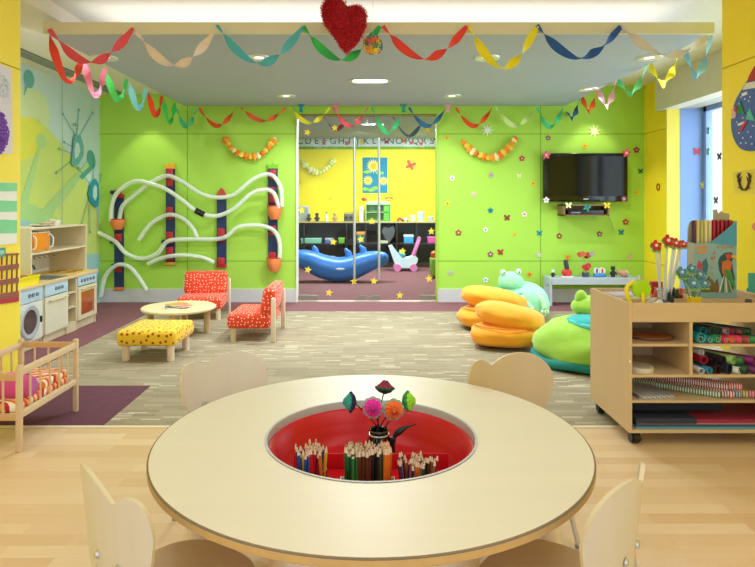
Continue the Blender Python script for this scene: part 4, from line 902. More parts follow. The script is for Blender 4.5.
# ------------------------------------------------------------------ heart backed chairs
M_plyshade = wood('shaded_plywood', '#CDB68E', 2, 0.42, 0.1); M_ply = wood('birch_plywood', '#DDD4C6', 2, 0.42, 0.08); M_plyseat = wood('birch_seat', '#C8AA8C', 1, 0.4, 0.06); M_plyedge = mat('birch_edge', '#D9C8A4', 0.5)  # first ply is a darker copy: shade on the far right chair painted in
def heart_chair(label, loc, rz, flip=1, seatmat=None, plym=None):
    """faces +y locally; big lobe at local -x*flip"""
    t = thing('heart_chair', label, 'chair', (loc[0], loc[1], 0), rz, 'heart backed plywood chairs'); t.scale = (1.05, 1, 0.985) if loc[1] > 2 else (1, 1, 1)
    Zs = 0.36
    pts = [(0.055, 0.40), (0.11, 0.455), (0.150, 0.53), (0.168, 0.60), (0.163, 0.655), (0.140, 0.69), (0.105, 0.70), (0.078, 0.69), (0.05, 0.672), (0.02, 0.69), (-0.03, 0.713), (-0.09, 0.722), (-0.15, 0.71), (-0.197, 0.675), (-0.222, 0.625), (-0.218, 0.565), (-0.185, 0.49), (-0.12, 0.43), (-0.06, 0.40)]
    cl = spline([Vector((a*flip, 0, b)) for a, b in pts+[pts[0]]], 5)[:-1]
    out = [(p.x, p.z) for p in cl]; rho = 0.42
    def fn(x, y, z):
        ph = x/rho; r = rho-y; yb = -0.15-0.10*(z-Zs)
        return Vector((r*sin(ph), yb+(rho-r*cos(ph)), z))
    # triangulated fan front/back with smooth curvature: cut outline in x-columns
    m = MB(); xs = [min(a for a, b in out)+0.0005+(max(a for a, b in out)-min(a for a, b in out)-0.001)*i/36 for i in range(37)]
    def span(x):
        zs_ = []
        for (a, b), (c, d) in zip(out, out[1:]+out[:1]):
            if (a-x)*(c-x) <= 0 and abs(a-c) > 1e-9: zs_.append(b+(d-b)*(x-a)/(c-a))
        return (min(zs_), max(zs_)) if zs_ else (0.55, 0.55)
    th = 0.011; F_, B_ = [], []
    for x in xs:
        a, b = span(x); F_.append([fn(x, th/2, a+(b-a)*k/8) for k in range(9)]); B_.append([fn(x, -th/2, a+(b-a)*k/8) for k in range(9)])
    m.grid(F_); m.grid([r[::-1] for r in B_]); m.m(1)
    for i in range(len(xs)-1):
        for k in (0, 8): m.poly([F_[i][k], F_[i+1][k], B_[i+1][k], B_[i][k]])
    for i in (0, -1):
        for k in range(8): m.poly([F_[i][k], F_[i][k+1], B_[i][k+1], B_[i][k]])
    bmesh.ops.remove_doubles(m.bm, verts=m.bm.verts, dist=1e-5)
    m.build('backrest', [plym or M_ply, M_plyedge], t, smooth=40)
    # seat: rounded heart like board
    sp = spline([Vector((a, b, 0)) for a, b in ((-0.15, -0.15), (-0.185, 0.0), (-0.175, 0.14), (-0.10, 0.215), (0, 0.228), (0.10, 0.215), (0.175, 0.14), (0.185, 0.0), (0.15, -0.15), (0, -0.17), (-0.15, -0.15))], 5)[:-1]
    MB().prism([(p.x, p.y) for p in sp], Zs-0.012, Zs, lambda x, y, z: Vector((x, z, y))).build('seat', seatmat or M_plyseat, t)
    fm = MB(); R_ = 0.0095
    for s in (-1, 1):
        fm.tube(spline([(s*0.06, -0.150, 0.52), (s*0.075, -0.155, 0.42), (s*0.10, -0.14, Zs-0.02), (s*0.12, 0.10, Zs-0.024)], 6), R_, 10)
    fm.cyl((-0.11, 0.05, Zs-0.024), (0.11, 0.05, Zs-0.024), R_, n=10); fm.cyl((-0.10, -0.11, Zs-0.024), (0.10, -0.11, Zs-0.024), R_, n=10)
    fm.build('frame', M_steel, t)
    for s in (-1, 1):
        for (y0, y1) in ((-0.11, -0.20), (0.12, 0.17)):
            l = MB().cyl((s*0.11, y0, Zs-0.024), (s*0.17, y1, 0.012), R_, n=12).build('leg', M_steel, t)
            MB().cyl((s*0.17, y1, 0), (s*0.17, y1, 0.014), 0.013, n=12).build('foot', mat('grey_foot', '#8A8A8A', 0.6), l)
        MB().lathe([(0, 0.007), (0.007, 0.006), (0.011, 0.0)], 14, c=(s*0.05, -0.170, 0.51), M=Matrix.Rotation(pi/2, 3, 'X')).build('bolt', M_steel, t)
    return t
# heading = direction the sitter faces
def face(dx, dy): return math.atan2(dy, dx)-pi/2
heart_chair('heart backed pale plywood chair, far left side of the craft table', (-0.60, 2.60), face(0.55, -0.83))
heart_chair('heart backed shaded plywood chair, far right side of the craft table', (0.635, 2.58), face(0.2, -1), plym=M_plyshade)
heart_chair('heart backed plywood chair, near left side of the craft table', (-0.545, 1.63), face(0.62, 0.78))
heart_chair('heart backed plywood chair, near right side of the craft table', (0.53, 1.64), face(-0.78, 0.62))

# ------------------------------------------------------------------ dotted seats, stool and low round table
M_reddot = dots('red_dotted_fabric', '#E8421E', '#FBE9C8', 0.038, 0.14, 0.6); M_yeldot = dots('yellow_dotted_fabric', '#F6C62C', '#9C5420', 0.056, 0.19, 0.55)
def dotted_seat(label, loc, rz, W, Dp):
    t = thing('dotted_chair', label, 'seat', loc, rz)
    m = MB().box((0, -0.0, 0.20), (W, Dp, 0.15), 0.045, 4); m.build('seat_cushion', M_reddot, t)
    R = Matrix.Rotation(radians(-10), 3, 'X')
    MB().box((0, Dp/2-0.03, 0.395), (W, 0.13, 0.29), 0.055, 4, rot=R).build('backrest', M_reddot, t)
    for s in (-1, 1):
        MB().cyl((s*(W/2-0.055), -Dp/2+0.06, 0), (s*(W/2-0.055), -Dp/2+0.06, 0.15), 0.028, n=18).build('leg', M_mapley, t)
        MB().box((s*(W/2+0.012), Dp/2+0.035, 0.22), (0.028, 0.045, 0.44), 0.008, 2).build('back_leg', mat('pale_post', '#EBD9C4', 0.45), t)
    return t
dotted_seat('red dotted low armless seat against the green tube wall', (-2.03, 7.36, 0), 0.08, 0.53, 0.46)
dotted_seat('red dotted low bench seat facing the small round table', (-1.22, 6.38, 0), -pi/2, 0.66, 0.44)
t = thing('dotted_stool', 'yellow dotted padded footstool with round wooden legs', 'stool', (-1.955, 5.55, 0), -0.02)
MB().box((0, 0, 0.205), (0.53, 0.56, 0.14), 0.045, 4).build('cushion', M_yeldot, t)
for sx in (-1, 1):
    for sy in (-1, 1): MB().cyl((sx*0.20, sy*0.205, 0), (sx*0.20, sy*0.205, 0.145), 0.032, n=20).build('leg', mat('leg_beige', '#EBD6BE', 0.5), t)
t = thing('low_table', 'low round pale wooden table between the dotted seats', 'table', (-2.04, 6.46, 0)); t.scale = (0.95, 0.95, 0.96)
MB().lathe([(0, 0.30), (0.395, 0.30), (0.405, 0.292), (0.405, 0.275), (0.395, 0.268), (0, 0.268)], 64).build('tabletop', wood('low_table_top', '#EBDCA8', 0, 0.4, 0.05), t)
for a in (0.1, pi/2+0.1, pi+0.1, 1.5*pi+0.1): MB().cyl((0.31*cos(a), 0.31*sin(a), 0), (0.31*cos(a), 0.31*sin(a), 0.268), 0.036, n=20).build('leg', wood('leg_tan', '#D8BC8C', 2), t)
for i, (dx, dy, rz, c1, c2, lab) in enumerate(((-0.02, -0.03, 0.3, '#8CA0B0', '#E8E4DC', 'grey blue magazine, bottom of the pile on the low round table'), (0.04, -0.02, -0.5, '#D88068', '#F0E8DC', 'pinkish magazine in the pile on the low round table'), (-0.01, 0.0, 0.9, '#D8A048', '#F4EFE0', 'orange brown magazine on top of the pile on the low round table'))):
    m_ = thing('magazine', lab, 'magazine', (-2.03+dx, 6.40+dy, 0.289+0.012*i), rz)
    MB().bb(-0.10, 0.10, -0.07, 0.07, 0, 0.010, 0.002).build('pages', mat('mag'+c2, c2, 0.6), m_, smooth=0); MB().bb(-0.101, 0.101, -0.071, 0.071, 0.010, 0.0115).build('cover', mat('mag'+c1, c1, 0.4, var=0.4, scale=25), m_, smooth=0)

# ------------------------------------------------------------------ bean bags
def lump(seed, amp=0.05, sc=1.6, flat=0.0, seams=0):
    def fn(d):
        k = 1+amp*noise.noise(d*sc+Vector((seed, seed*2, 0)))+amp*0.35*noise.noise(d*sc*4+Vector((seed, 0, 3)))
        if seams: k -= 0.02*abs(sin(math.atan2(d.y, d.x)*seams/2))**14
        return k
    return fn
M_org = mat('orange_bag_fabric', '#FFA818', 0.75, var=0.05, bump=0.1, bscale=12, sheen=0.2)
def pouf(m, c, r, rot, seed, sq=0.75):
    """a fat cushion: superellipsoid flattened, resting on its underside"""
    def fn(d):
        e = 2.6; k = (abs(d.x)**e+abs(d.y)**e+abs(d.z)**e)**(-1/e)
        a = math.atan2(d.y, d.x); pleat = 0.012*sin(a*17+seed)*max(0, 1-abs(d.z)*1.3)
        return k*(1+0.07*noise.noise(d*1.7+Vector((seed, 1, 2)))+0.025*noise.noise(Vector((d.x*5, d.y*5, d.z*2))+Vector((seed, 4, 2)))+pleat)
    m.ell(c, r, 56, 28, rot=rot, fn=fn)
def orange_bag(label, cx, cy, s, rz, seed):
    t = thing('folded_bean_bag', label, 'bean bag', (cx, cy, 0), rz)
    m = MB(); pouf(m, (0, 0, 0.13*s), (0.36*s, 0.29*s, 0.125*s), None, seed); m.build('lower_cushion', M_org, t, smooth=80)
    m = MB(); pouf(m, (0.07*s, 0.06, 0.315*s), (0.37*s, 0.28*s, 0.125*s), Matrix.Rotation(radians(10), 3, 'Y'), seed+5); m.build('upper_cushion', M_org, t, smooth=80)
    m = MB(); m.tube(spline([(0.02+0.34*s*cos(a), 0.27*s*sin(a), 0.235*s) for a in [pi*i/10-pi for i in range(11)]], 4), 0.006, 6); m.build('seam', mat('orange_seam', '#E8780C', 0.8), t)
orange_bag('plump orange folded bean bag behind the other orange one', 1.33, 6.74, 0.98, 0.0, 1.0)
orange_bag('plump orange folded bean bag in front, touching the lime green bag', 1.30, 5.88, 0.90, -0.14, 7.0)
M_mint = mat('mint_plush', '#9CE8BC', 0.9, var=0.06, bump=0.15, bscale=60, sheen=0.3); M_mintd = mat('mint_dark', '#3CC0A0', 0.85, sheen=0.2)
t = thing('frog_bean_bag', 'mint green frog shaped bean bag beside the white bench', 'bean bag', (1.86, 7.35, 0)); t.scale = (0.92, 0.92, 1.02)
def flatbase(c, r, seed, sc=1.0):
    b = lump(seed, 0.08, 1.5)
    def fn(d):
        k = b(d)
        lim = -0.62
        if d.z*k < lim: k = lim/d.z
        return k
    return fn
m = MB(); m.ell((0, 0, 0.165), (0.34, 0.34, 0.26), 44, 24, fn=flatbase(0, 0, 3.0)); m.build('body', M_mint, t, smooth=80)
m = MB(); m.ell((-0.16, -0.02, 0.42), (0.17, 0.15, 0.125), 32, 20, rot=Matrix.Rotation(0.15, 3, 'Y'), fn=lump(8, 0.04)); m.build('head', M_mint, t, smooth=80)
for dx, z in ((-0.275, 0.535), (-0.075, 0.545)):
    e = MB().ell((dx, -0.05, z), 0.042, 16, 12).build('eye_bump', M_mint, t); w_ = MB().ell((dx, -0.08, z+0.005), 0.026, 14, 10).build('eye_white', M_white, e); MB().ell((dx, -0.102, z+0.005), 0.010, 10, 8).build('pupil', M_dark, e)
m = MB(); m.tube(spline([(-0.30, -0.09, 0.36), (-0.24, -0.163, 0.375), (-0.15, -0.175, 0.37), (-0.06, -0.163, 0.38), (0.0, -0.10, 0.39)], 5), 0.006, 6); m.build('mouth', mat('frog_mouth', '#5CB890', 0.8), t)
m = MB(); m.tube(spline([(-0.3, -0.1, 0.30), (-0.2, -0.24, 0.29), (-0.05, -0.24, 0.30), (0.05, -0.2, 0.33)], 5), 0.028, 8); m.build('scarf', mat('scarf_mix', '#5CA8A8', 0.8, var=0.5, scale=22), t)
m = MB(); m.ell((-0.01, -0.25, 0.30), (0.035, 0.02, 0.04), 12, 8); m.build('scarf_knot', mat('scarf_blue', '#3C88D0', 0.8), t)
for (pts, hx_) in ((((-0.10, -0.26, 0.28), (-0.02, -0.31, 0.20), (0.03, -0.34, 0.14)), 1), (((0.10, -0.22, 0.32), (0.17, -0.29, 0.24), (0.19, -0.325, 0.15)), 1), (((-0.32, -0.1, 0.30), (-0.42, -0.16, 0.30), (-0.46, -0.2, 0.24)), 0)):
    a = MB().tube(spline(pts, 5), 0.035, 10).build('limb', mat('mint_limb', '#B8ECC0', 0.9, sheen=0.2), t); e = Vector(pts[-1])
    for k in (-1, 0, 1): MB().ell(e+Vector((k*0.035, -0.015, -0.03)), (0.02, 0.02, 0.028), 10, 8).build('toe', mat('mint_toe', '#D0F0C4', 0.9), a)
m = MB(); m.ell((-0.34, 0.0, 0.33), (0.13, 0.12, 0.035), 24, 10, rot=Matrix.Rotation(-0.2, 3, 'Y'), fn=lump(4, 0.15)); m.build('collar_flap', mat('flap_green', '#3CB87C', 0.85), t, smooth=80)
M_lime = mat('lime_plush', '#A8DC4C', 0.9, var=0.08, bump=0.15, bscale=60, sheen=0.3)
t = thing('lime_bean_bag', 'large lime green animal bean bag with teal lining, half hidden by the craft trolley', 'bean bag', (1.95, 5.30, 0))
m = MB(); m.ell((0, 0, 0.16), (0.50, 0.47, 0.255), 56, 26, fn=flatbase(0, 0, 11.0)); m.build('body', M_lime, t, smooth=80)
m = MB(); m.tube([(0.49*cos(a), 0.45*sin(a), 0.045+0.012*sin(5*a)) for a in [2*pi*i/60 for i in range(60)]], 0.042, 10, closed=True); m.build('base_band', mat('deep_teal_fabric', '#1C8C84', 0.8), t, smooth=80)
m = MB(); m.ell((0.08, -0.09, 0.372), (0.33, 0.25, 0.062), 40, 14, fn=lump(6, 0.05)); m.build('lining', mat('teal_lining', '#22B4B4', 0.8, sheen=0.2), t, smooth=80)
m = MB(); m.tube(spline([(-0.24, -0.12, 0.375), (-0.14, -0.27, 0.36), (0.05, -0.33, 0.355), (0.27, -0.29, 0.355)], 5), 0.022, 8); m.build('lining_roll', mat('aqua_roll', '#5CD8D8', 0.8), t)
m = MB(); m.ell((0.12, 0.08, 0.455), (0.28, 0.20, 0.115), 40, 20, rot=Matrix.Rotation(0.1, 3, 'Y'), fn=lump(9, 0.05)); m.build('head', M_lime, t, smooth=80)
for dx in (-0.10, 0.27): MB().ell((dx+0.02, 0.06, 0.545), (0.055, 0.05, 0.075), 20, 14).build('ear', M_lime, t)


# ------------------------------------------------------------------ doll cot
M_cot = wood('cot_beech', '#E0C4A0', 2, 0.45, 0.06); M_cotr = wood('cot_beech_rail', '#E4CAA6', 1, 0.45, 0.06)
cx0, cx1, cy0, cy1 = -2.33, -1.965, 3.39, 4.04
t = thing('doll_cot', 'small wooden doll cot with slatted sides at the end of the yellow wall', 'doll cot', ((cx0+cx1)/2, (cy0+cy1)/2, 0))
hw, hd = (cx1-cx0)/2, (cy1-cy0)/2
for sx in (-1, 1):
    for sy in (-1, 1): MB().box((sx*hw, sy*hd, 0.243), (0.030, 0.030, 0.486), 0.005, 2).build('corner_post', M_cot, t)
for sx in (-1, 1):
    MB().bb(sx*hw-0.010, sx*hw+0.010, -hd, hd, 0.425, 0.465, 0.003).build('side_rail', M_cotr, t)
    MB().bb(sx*hw-0.010, sx*hw+0.010, -hd, hd, 0.185, 0.225, 0.003).build('side_rail', M_cotr, t)
    for k in range(5): y = -hd+2*hd*(k+1)/6; MB().cyl((sx*hw, y, 0.225), (sx*hw, y, 0.425), 0.0065, n=10).build('slat', M_cot, t)
for sy in (-1, 1):
    e = [( -hw, 0.40), (-hw, 0.43), (-hw*0.6, 0.437), (-hw*0.2, 0.462), (hw*0.2, 0.462), (hw*0.6, 0.437), (hw, 0.43), (hw, 0.40)] if sy < 0 else [(-hw, 0.43), (-hw, 0.465), (hw, 0.465), (hw, 0.43)]
    MB().prism(e, sy*hd-0.008, sy*hd+0.008).build('end_board', wood('cot_end', '#D8B07C', 0, 0.45, 0.06), t, smooth=0)
    MB().bb(-hw, hw, sy*hd-0.008, sy*hd+0.008, 0.175, 0.215, 0.003).build('end_rail', wood('cot_end', '#D8B07C', 0, 0.45, 0.06), t)
    for k in range(3): x = -hw+2*hw*(k+1)/4; MB().cyl((x, sy*hd, 0.215), (x, sy*hd, 0.43), 0.0065, n=10).build('slat', M_cot, t)
MB().bb(-hw+0.01, hw-0.01, -hd+0.01, hd-0.01, 0.19, 0.20).build('base_board', M_cotr, t, smooth=0)
ccx, ccy = (cx0+cx1)/2, (cy0+cy1)/2
def softbox(name, label, cat, c, d, mt, seed=0, bev=0.03, rz=0):
    m = MB(); m.box((0, 0, d[2]/2), d, bev, 4); bmesh.ops.subdivide_edges(m.bm, edges=list(m.bm.edges), cuts=2, use_grid_fill=True)
    for v in m.bm.verts: v.co += Vector((0, 0, 0.012*noise.noise(v.co*9+Vector((seed, 0, 0)))))
    t = m.build(name, mt, loc=c, rot=(0, 0, rz), smooth=70); return tag(t, label, cat)
softbox('cot_mattress', 'orange red and white striped mattress in the doll cot', 'mattress', (ccx, ccy, 0.201), (0.32, 0.60, 0.05), stripes('orange_stripes', ['#F28A2C', '#FBD8B0', '#E8502C', '#F7B45C', '#C82C28', '#FFF0DC'], 0.13, 'y', 0.6, (0, 0, 0.5)), 1, 0.02)
softbox('cot_quilt', 'crumpled orange and white striped quilt at the foot of the doll cot', 'quilt', (ccx, ccy+0.13, 0.252), (0.31, 0.30, 0.055), stripes('quilt_stripes', ['#FFF0E0', '#E8582C', '#F7B060', '#FFF4E4', '#D03028', '#F49A4C'], 0.12, 'y', 0.9, (0, 0, -0.6)), 3, 0.022)
t = thing('pink_bolster', 'fat pink bolster cushion with a mauve end lying in the doll cot', 'cushion', (-2.315, 3.60, 0.300), 0.0)
MB().tube([(0, 0, 0), (0.01, 0, 0), (0.05, 0, 0), (0.15, 0, 0), (0.26, 0, 0), (0.298, 0, 0), (0.31, 0, 0)], [0.05, 0.062, 0.07, 0.072, 0.07, 0.062, 0.05], 28).build('sleeve', mat('bolster_pink', '#E0569C', 0.8, var=0.08, sheen=0.2), t, smooth=60)
MB().ell((0.305, 0, 0), (0.018, 0.056, 0.056), 20, 12).build('end_disc', mat('bolster_mauve', '#C864B8', 0.8), t, smooth=60)
MB().box((0.105, -0.068, -0.005), (0.05, 0.012, 0.05), 0.004).build('care_label', M_white, t)
t = thing('pink_pillow', 'small pink pillow lying behind the bolster in the doll cot', 'pillow', (-2.20, 3.755, 0.252))
MB().box((0, 0, 0.045), (0.19, 0.11, 0.09), 0.04, 4).build('pillow_cover', mat('pillow_pink', '#E87CA8', 0.8, sheen=0.2), t, smooth=60)
MB().box((0.08, -0.02, 0.075), (0.03, 0.03, 0.02), 0.004).build('fastener', mat('fastener_dark', '#3A3038', 0.5), t)

# ------------------------------------------------------------------ play kitchen along the mural wall
M_kw = wood('kitchen_birch', '#E4D6B4', 2, 0.45, 0.04); M_kb = mat('kitchen_blue_panel', '#BCD6EC', 0.4); M_kwh = mat('kitchen_white', '#E4E4DC', 0.4); M_kn = mat('knob_grey', '#7C8894', 0.4)
KXf, KXb, KT = -3.19, -3.77, 0.585
def unit(name, label, cat, y0, y1):
    t = thing(name, label, cat, (KXf, (y0+y1)/2, 0)); h = (y1-y0)/2
    m = MB(); dx = KXb-KXf
    m.bb(dx, -0.012, -h, -h+0.015, 0, KT); m.bb(dx, -0.012, h-0.015, h, 0, KT); m.bb(dx, dx+0.012, -h, h, 0, KT); m.bb(dx, -0.012, -h, h, 0.07, 0.085); m.bb(dx, -0.012, -h, h, KT-0.015, KT); m.bb(-0.05, -0.03, -h, h, 0, 0.075)
    m.build('carcass', M_kw, t, smooth=0); return t, h
def knob(t, y, z, par=None):
    MB().cyl((0.0, y, z), (0.012, y, z), 0.020, 0.018, 16).build('knob', M_kn, par or t)
RX = Matrix.Rotation(pi/2, 3, 'Y')
t, h = unit('toy_washing_machine', 'white toy washing machine with round door, nearest unit of the play kitchen', 'toy appliance', 5.43, 5.90)
MB().bb(-0.012, 0, -h, h, 0.455, KT, 0.003).build('control_panel', M_kb, t, smooth=0)
for y in (-0.03, 0.03, 0.10): knob(t, y+0.03, 0.52)
MB().bb(-0.012, 0, -h, h, 0.085, 0.45, 0.003).build('front_panel', M_kwh, t, smooth=0)
d_ = MB().lathe([(0.115, 0), (0.115, 0.012), (0.15, 0.018), (0.165, 0.01), (0.165, 0)], 40, c=(0, 0.0, 0.275), M=RX).build('round_door', mat('grey_door_ring', '#B4BCC4', 0.35), t)
MB().lathe([(0, 0.004), (0.118, 0.004)], 36, c=(0.0, 0.0, 0.275), M=RX).build('porthole', mat('dark_porthole', '#5A4848', 0.15, var=0.5, scale=12), d_)
MB().box((0.02, 0.165, 0.275), (0.02, 0.025, 0.06), 0.006).build('latch', M_dark, d_)
t, h = unit('toy_dishwasher', 'toy dishwasher cabinet with blue control panel in the middle of the play kitchen', 'toy appliance', 5.93, 6.40)
MB().bb(-0.012, 0, -h+0.01, h-0.01, 0.465, KT, 0.003).build('control_panel', M_kb, t, smooth=0)
for y in (-0.02, 0.04, 0.10): knob(t, y, 0.525)
d_ = MB().bb(-0.012, 0.004, -h+0.01, h-0.01, 0.09, 0.455, 0.004).build('door', mat('dishwasher_cream', '#E2DEC8', 0.45), t, smooth=0)
hm = MB(); hm.cyl((0.03, -h+0.06, 0.415), (0.03, h-0.06, 0.415), 0.008, n=10); 
for y in (-h+0.07, h-0.07): hm.cyl((0.0, y, 0.415), (0.03, y, 0.415), 0.006, n=8)
hm.build('handle', mat('handle_sand', '#C8BC94', 0.5), d_)
t = thing('open_shelf_unit', 'narrow open shelf unit between dishwasher and oven of the play kitchen', 'toy shelf', (KXf, 6.50, 0)); h = 0.10
m = MB(); m.bb(-0.55, -0.012, -h, -h+0.012, 0, KT); m.bb(-0.55, -0.012, h-0.012, h, 0, KT); m.bb(-0.55, -0.54, -h, h, 0, KT); m.build('carcass', M_kw, t, smooth=0)
for z in (0.09, 0.26, 0.42): MB().bb(-0.54, -0.014, -h+0.012, h-0.012, z, z+0.012).build('shelf', M_kw, t, smooth=0)
MB().bb(-0.03, -0.014, -h+0.012, h-0.012, 0, 0.09).build('plinth', M_kw, t, smooth=0)
t, h = unit('toy_oven', 'toy oven with orange glass door at the far end of the play kitchen', 'toy appliance', 6.605, 7.065)
MB().bb(-0.012, 0, -h+0.01, h-0.01, 0.475, KT, 0.003).build('control_panel', M_kb, t, smooth=0)
for k in range(5): knob(t, -0.14+k*0.07, 0.53)
fr_ = MB(); 
a0, a1, b0, b1 = -h+0.01, h-0.01, 0.10, 0.465
fr_.bb(-0.012, 0.004, a0, a0+0.06, b0, b1); fr_.bb(-0.012, 0.004, a1-0.06, a1, b0, b1); fr_.bb(-0.012, 0.004, a0+0.06, a1-0.06, b0, b0+0.05); fr_.bb(-0.012, 0.004, a0+0.06, a1-0.06, b1-0.06, b1)
d_ = fr_.build('door', M_kw, t, smooth=0)
MB().box((-0.006, 0, 0.28), (0.008, 2*h-0.14, 0.26), 0.003).build('oven_glass', mat('amber_glass', '#B4501C', 0.12, var=0.25, scale=7, coat=0.5), d_)
hm = MB().cyl((0.025, -h+0.05, 0.437), (0.025, h-0.05, 0.437), 0.007, n=10)
for y in (-h+0.06, h-0.06): hm.cyl((0.0, y, 0.437), (0.025, y, 0.437), 0.005, n=8)
hm.build('handle', mat('handle_sand', '#C8BC94', 0.5), d_)
t = thing('kitchen_worktop', 'long pale wooden worktop running over the play kitchen units', 'worktop', (KXf, 6.25, KT))
MB().bb(KXb-KXf, 0.012, -0.83, 0.825, 0, 0.028, 0.003).build('board', wood('worktop_maple', '#E2C690', 1, 0.4, 0.06), t, smooth=0)
MB().bb(-0.45, -0.03, -0.13, 0.2, 0.028, 0.031).build('sink_rim', mat('sink_grey', '#7A8890', 0.3, 0.5), t, smooth=0)
MB().bb(-0.45, -0.05, 0.42, 0.78, 0.028, 0.032).build('hob', mat('hob_yellow', '#E8BE3C', 0.4), t, smooth=0)
for y in (0.52, 0.68):
    for x in (-0.15, -0.34): MB().cyl((x, y, 0.032), (x, y, 0.036), 0.055, n=24).build('burner', mat('burner_brown', '#B0803C', 0.4), t)
MB().tube(spline([(-0.42, 0.0, 0.03), (-0.42, 0.0, 0.12), (-0.39, 0.03, 0.155), (-0.33, 0.06, 0.15), (-0.31, 0.07, 0.11)], 6), 0.012, 10).build('tap', mat('tap_grey', '#5C6468', 0.35, 0.5), t)
WT = KT+0.0285
# hutch
t = thing('kitchen_hutch', 'open wooden shelf hutch standing on the play kitchen worktop', 'toy shelf', (-3.31, 6.49, WT)); hh = 0.512; h = 0.58
for y0 in (-h, h-0.018): MB().bb(-0.44, 0, y0, y0+0.018, 0, hh, 0.002).build('side_panel', M_kw, t, smooth=0)
MB().bb(-0.44, 0.004, -h, h, hh, hh+0.018, 0.002).build('top_board', M_kw, t, smooth=0)
MB().bb(-0.44, 0, -h+0.018, h-0.018, 0.265, 0.283).build('shelf', M_kw, t, smooth=0)
MB().bb(-0.44, -0.43, -h+0.018, h-0.018, 0, hh).build('back_panel', mat('hutch_back', '#DCD8CC', 0.6), t, smooth=0)
MB().cyl((-0.30, -h+0.02, 0.20), (-0.30, h-0.02, 0.20), 0.006, n=8).build('hanging_rail', M_steel, t)
for k in range(6): MB().tube([(-0.30, -0.1+k*0.1, 0.197), (-0.29, -0.1+k*0.1, 0.175), (-0.275, -0.1+k*0.1, 0.18)], 0.004, 6).build('hook', mat('hook_red', '#B05038', 0.5), t)
t = thing('toy_microwave', 'toy microwave with translucent orange door on the hutch shelf', 'toy appliance', (-3.33, 6.11, WT+0.2835))
MB().bb(-0.26, 0, -0.17, 0.19, 0, 0.20, 0.01, 3).build('case', mat('micro_cream', '#D8D4C0', 0.4), t)
d_ = MB().box((0.006, 0.0, 0.10), (0.012, 0.30, 0.18), 0.012, 3).build('door', mat('micro_orange', '#F08A14', 0.25, coat=0.4), t)
for y in (-0.155, 0.165): MB().tube(spline([(0.01, y, 0.03), (0.035, y+0.012, 0.06), (0.035, y+0.012, 0.14), (0.01, y, 0.17)], 5), 0.007, 8).build('handle', M_kwh, d_)
for i, (y, r, c, lab) in enumerate(((6.35, 0.11, '#E4DCC8', 'large pale toy plate on top of the hutch'), (6.47, 0.08, '#D8B8A0', 'small brownish toy bowl on top of the hutch'), (6.62, 0.07, '#F0EEE6', 'white toy cup on top of the hutch, rightmost'))):
    o_ = MB().lathe([(0, 0), (r*0.6, 0), (r, 0.018+0.02*i), (r*0.96, 0.02+0.02*i), (r*0.55, 0.006), (0, 0.006)], 24).build('toy_dish', mat('dish'+c, c, 0.4), loc=(-3.45, y, WT+hh+0.0185)); tag(o_, lab, 'toy dish')
t = thing('yellow_bin', 'open yellow plastic bin of toys on the worktop above the washing machine', 'bin', (-3.34, 5.66, WT))
m = MB(); w0, l0, hb = 0.13, 0.215, 0.085
m.bb(-w0, w0, -l0, l0, 0, 0.004); m.bb(w0-0.004, w0, -l0, l0, 0, hb); m.bb(-w0, -w0+0.004, -l0, l0, 0, hb); m.bb(-w0, w0, -l0, -l0+0.004, 0, hb); m.bb(-w0, w0, l0-0.004, l0, 0, hb)
m.build('tub', mat('bin_yellow', '#F4E228', 0.4), t, smooth=0)
MB().bb(w0, w0+0.012, -l0, l0, hb-0.012, hb).build('lip', mat('bin_yellow', '#F4E228', 0.4), t, smooth=0)
for i, (dx, dy, c, nm) in enumerate(((-0.03, -0.12, '#B88848', 'tan toy bread loaf'), (0.03, -0.03, '#C8A050', 'golden toy bun'), (-0.02, 0.06, '#6A8C3C', 'green toy vegetable'), (0.02, 0.14, '#A86838', 'brown toy potato'))):
    o_ = MB().ell((0, 0, 0.0), (0.045, 0.05, 0.04), 16, 10, fn=lump(i, 0.15)).build('toy_food', mat('food'+c, c, 0.6), loc=(-3.34+dx, 5.66+dy, WT+0.05), smooth=80); tag(o_, nm+' in the yellow bin', 'toy food')

# ------------------------------------------------------------------ white bench with small toys
t = thing('white_bench', 'long low white bench table against the green wall under the television', 'bench', (3.02, 8.13, 0))
m = MB(); M_bw = mat('bench_white', '#BAC4D4', 0.4)
MB().bb(-0.60, 0.62, 0, 0.315, 0.335, 0.375, 0.003).build('top_board', M_bw, t, smooth=0)
MB().bb(-0.58, 0.60, 0.0, 0.02, 0.29, 0.335).build('apron', M_bw, t, smooth=0)
for s, x in ((0, -0.60), (1, 0.59)): MB().bb(x, x+0.03, 0, 0.315, 0, 0.335, 0.002).build('end_panel', M_bw, t, smooth=0)
MB().cyl((-0.602, 0.10, 0.27), (-0.607, 0.10, 0.27), 0.012, n=12).build('screw_cap', mat('screw_grey', '#6A6A60', 0.4), t)
BT = 0.3755
def onb(px, Y=8.27): return Vector((P(px, 0, Y).x, Y, BT))
t = thing('panda_toy', 'tiny black and white panda figure on the left end of the white bench', 'figurine', onb(553)); fig_parts(t, 0.10, '#1C1C20', '#ECECEC', True)
t = thing('red_castle_toy', 'red and white toy with a tall dark boot on top on the bench', 'toy', onb(567))
MB().box((0, 0, 0.006), (0.15, 0.10, 0.012), 0.004).build('tray', M_white, t)
m = MB(); m.ell((-0.03, 0, 0.06), (0.045, 0.04, 0.05), 14, 10); m.ell((0.03, 0.01, 0.055), (0.04, 0.04, 0.045), 14, 10); m.cyl((0, 0, 0.01), (0, 0, 0.11), 0.045, 0.03, 12); m.build('red_base', mat('toy_red', '#D03030', 0.45, var=0.25, scale=30), t)
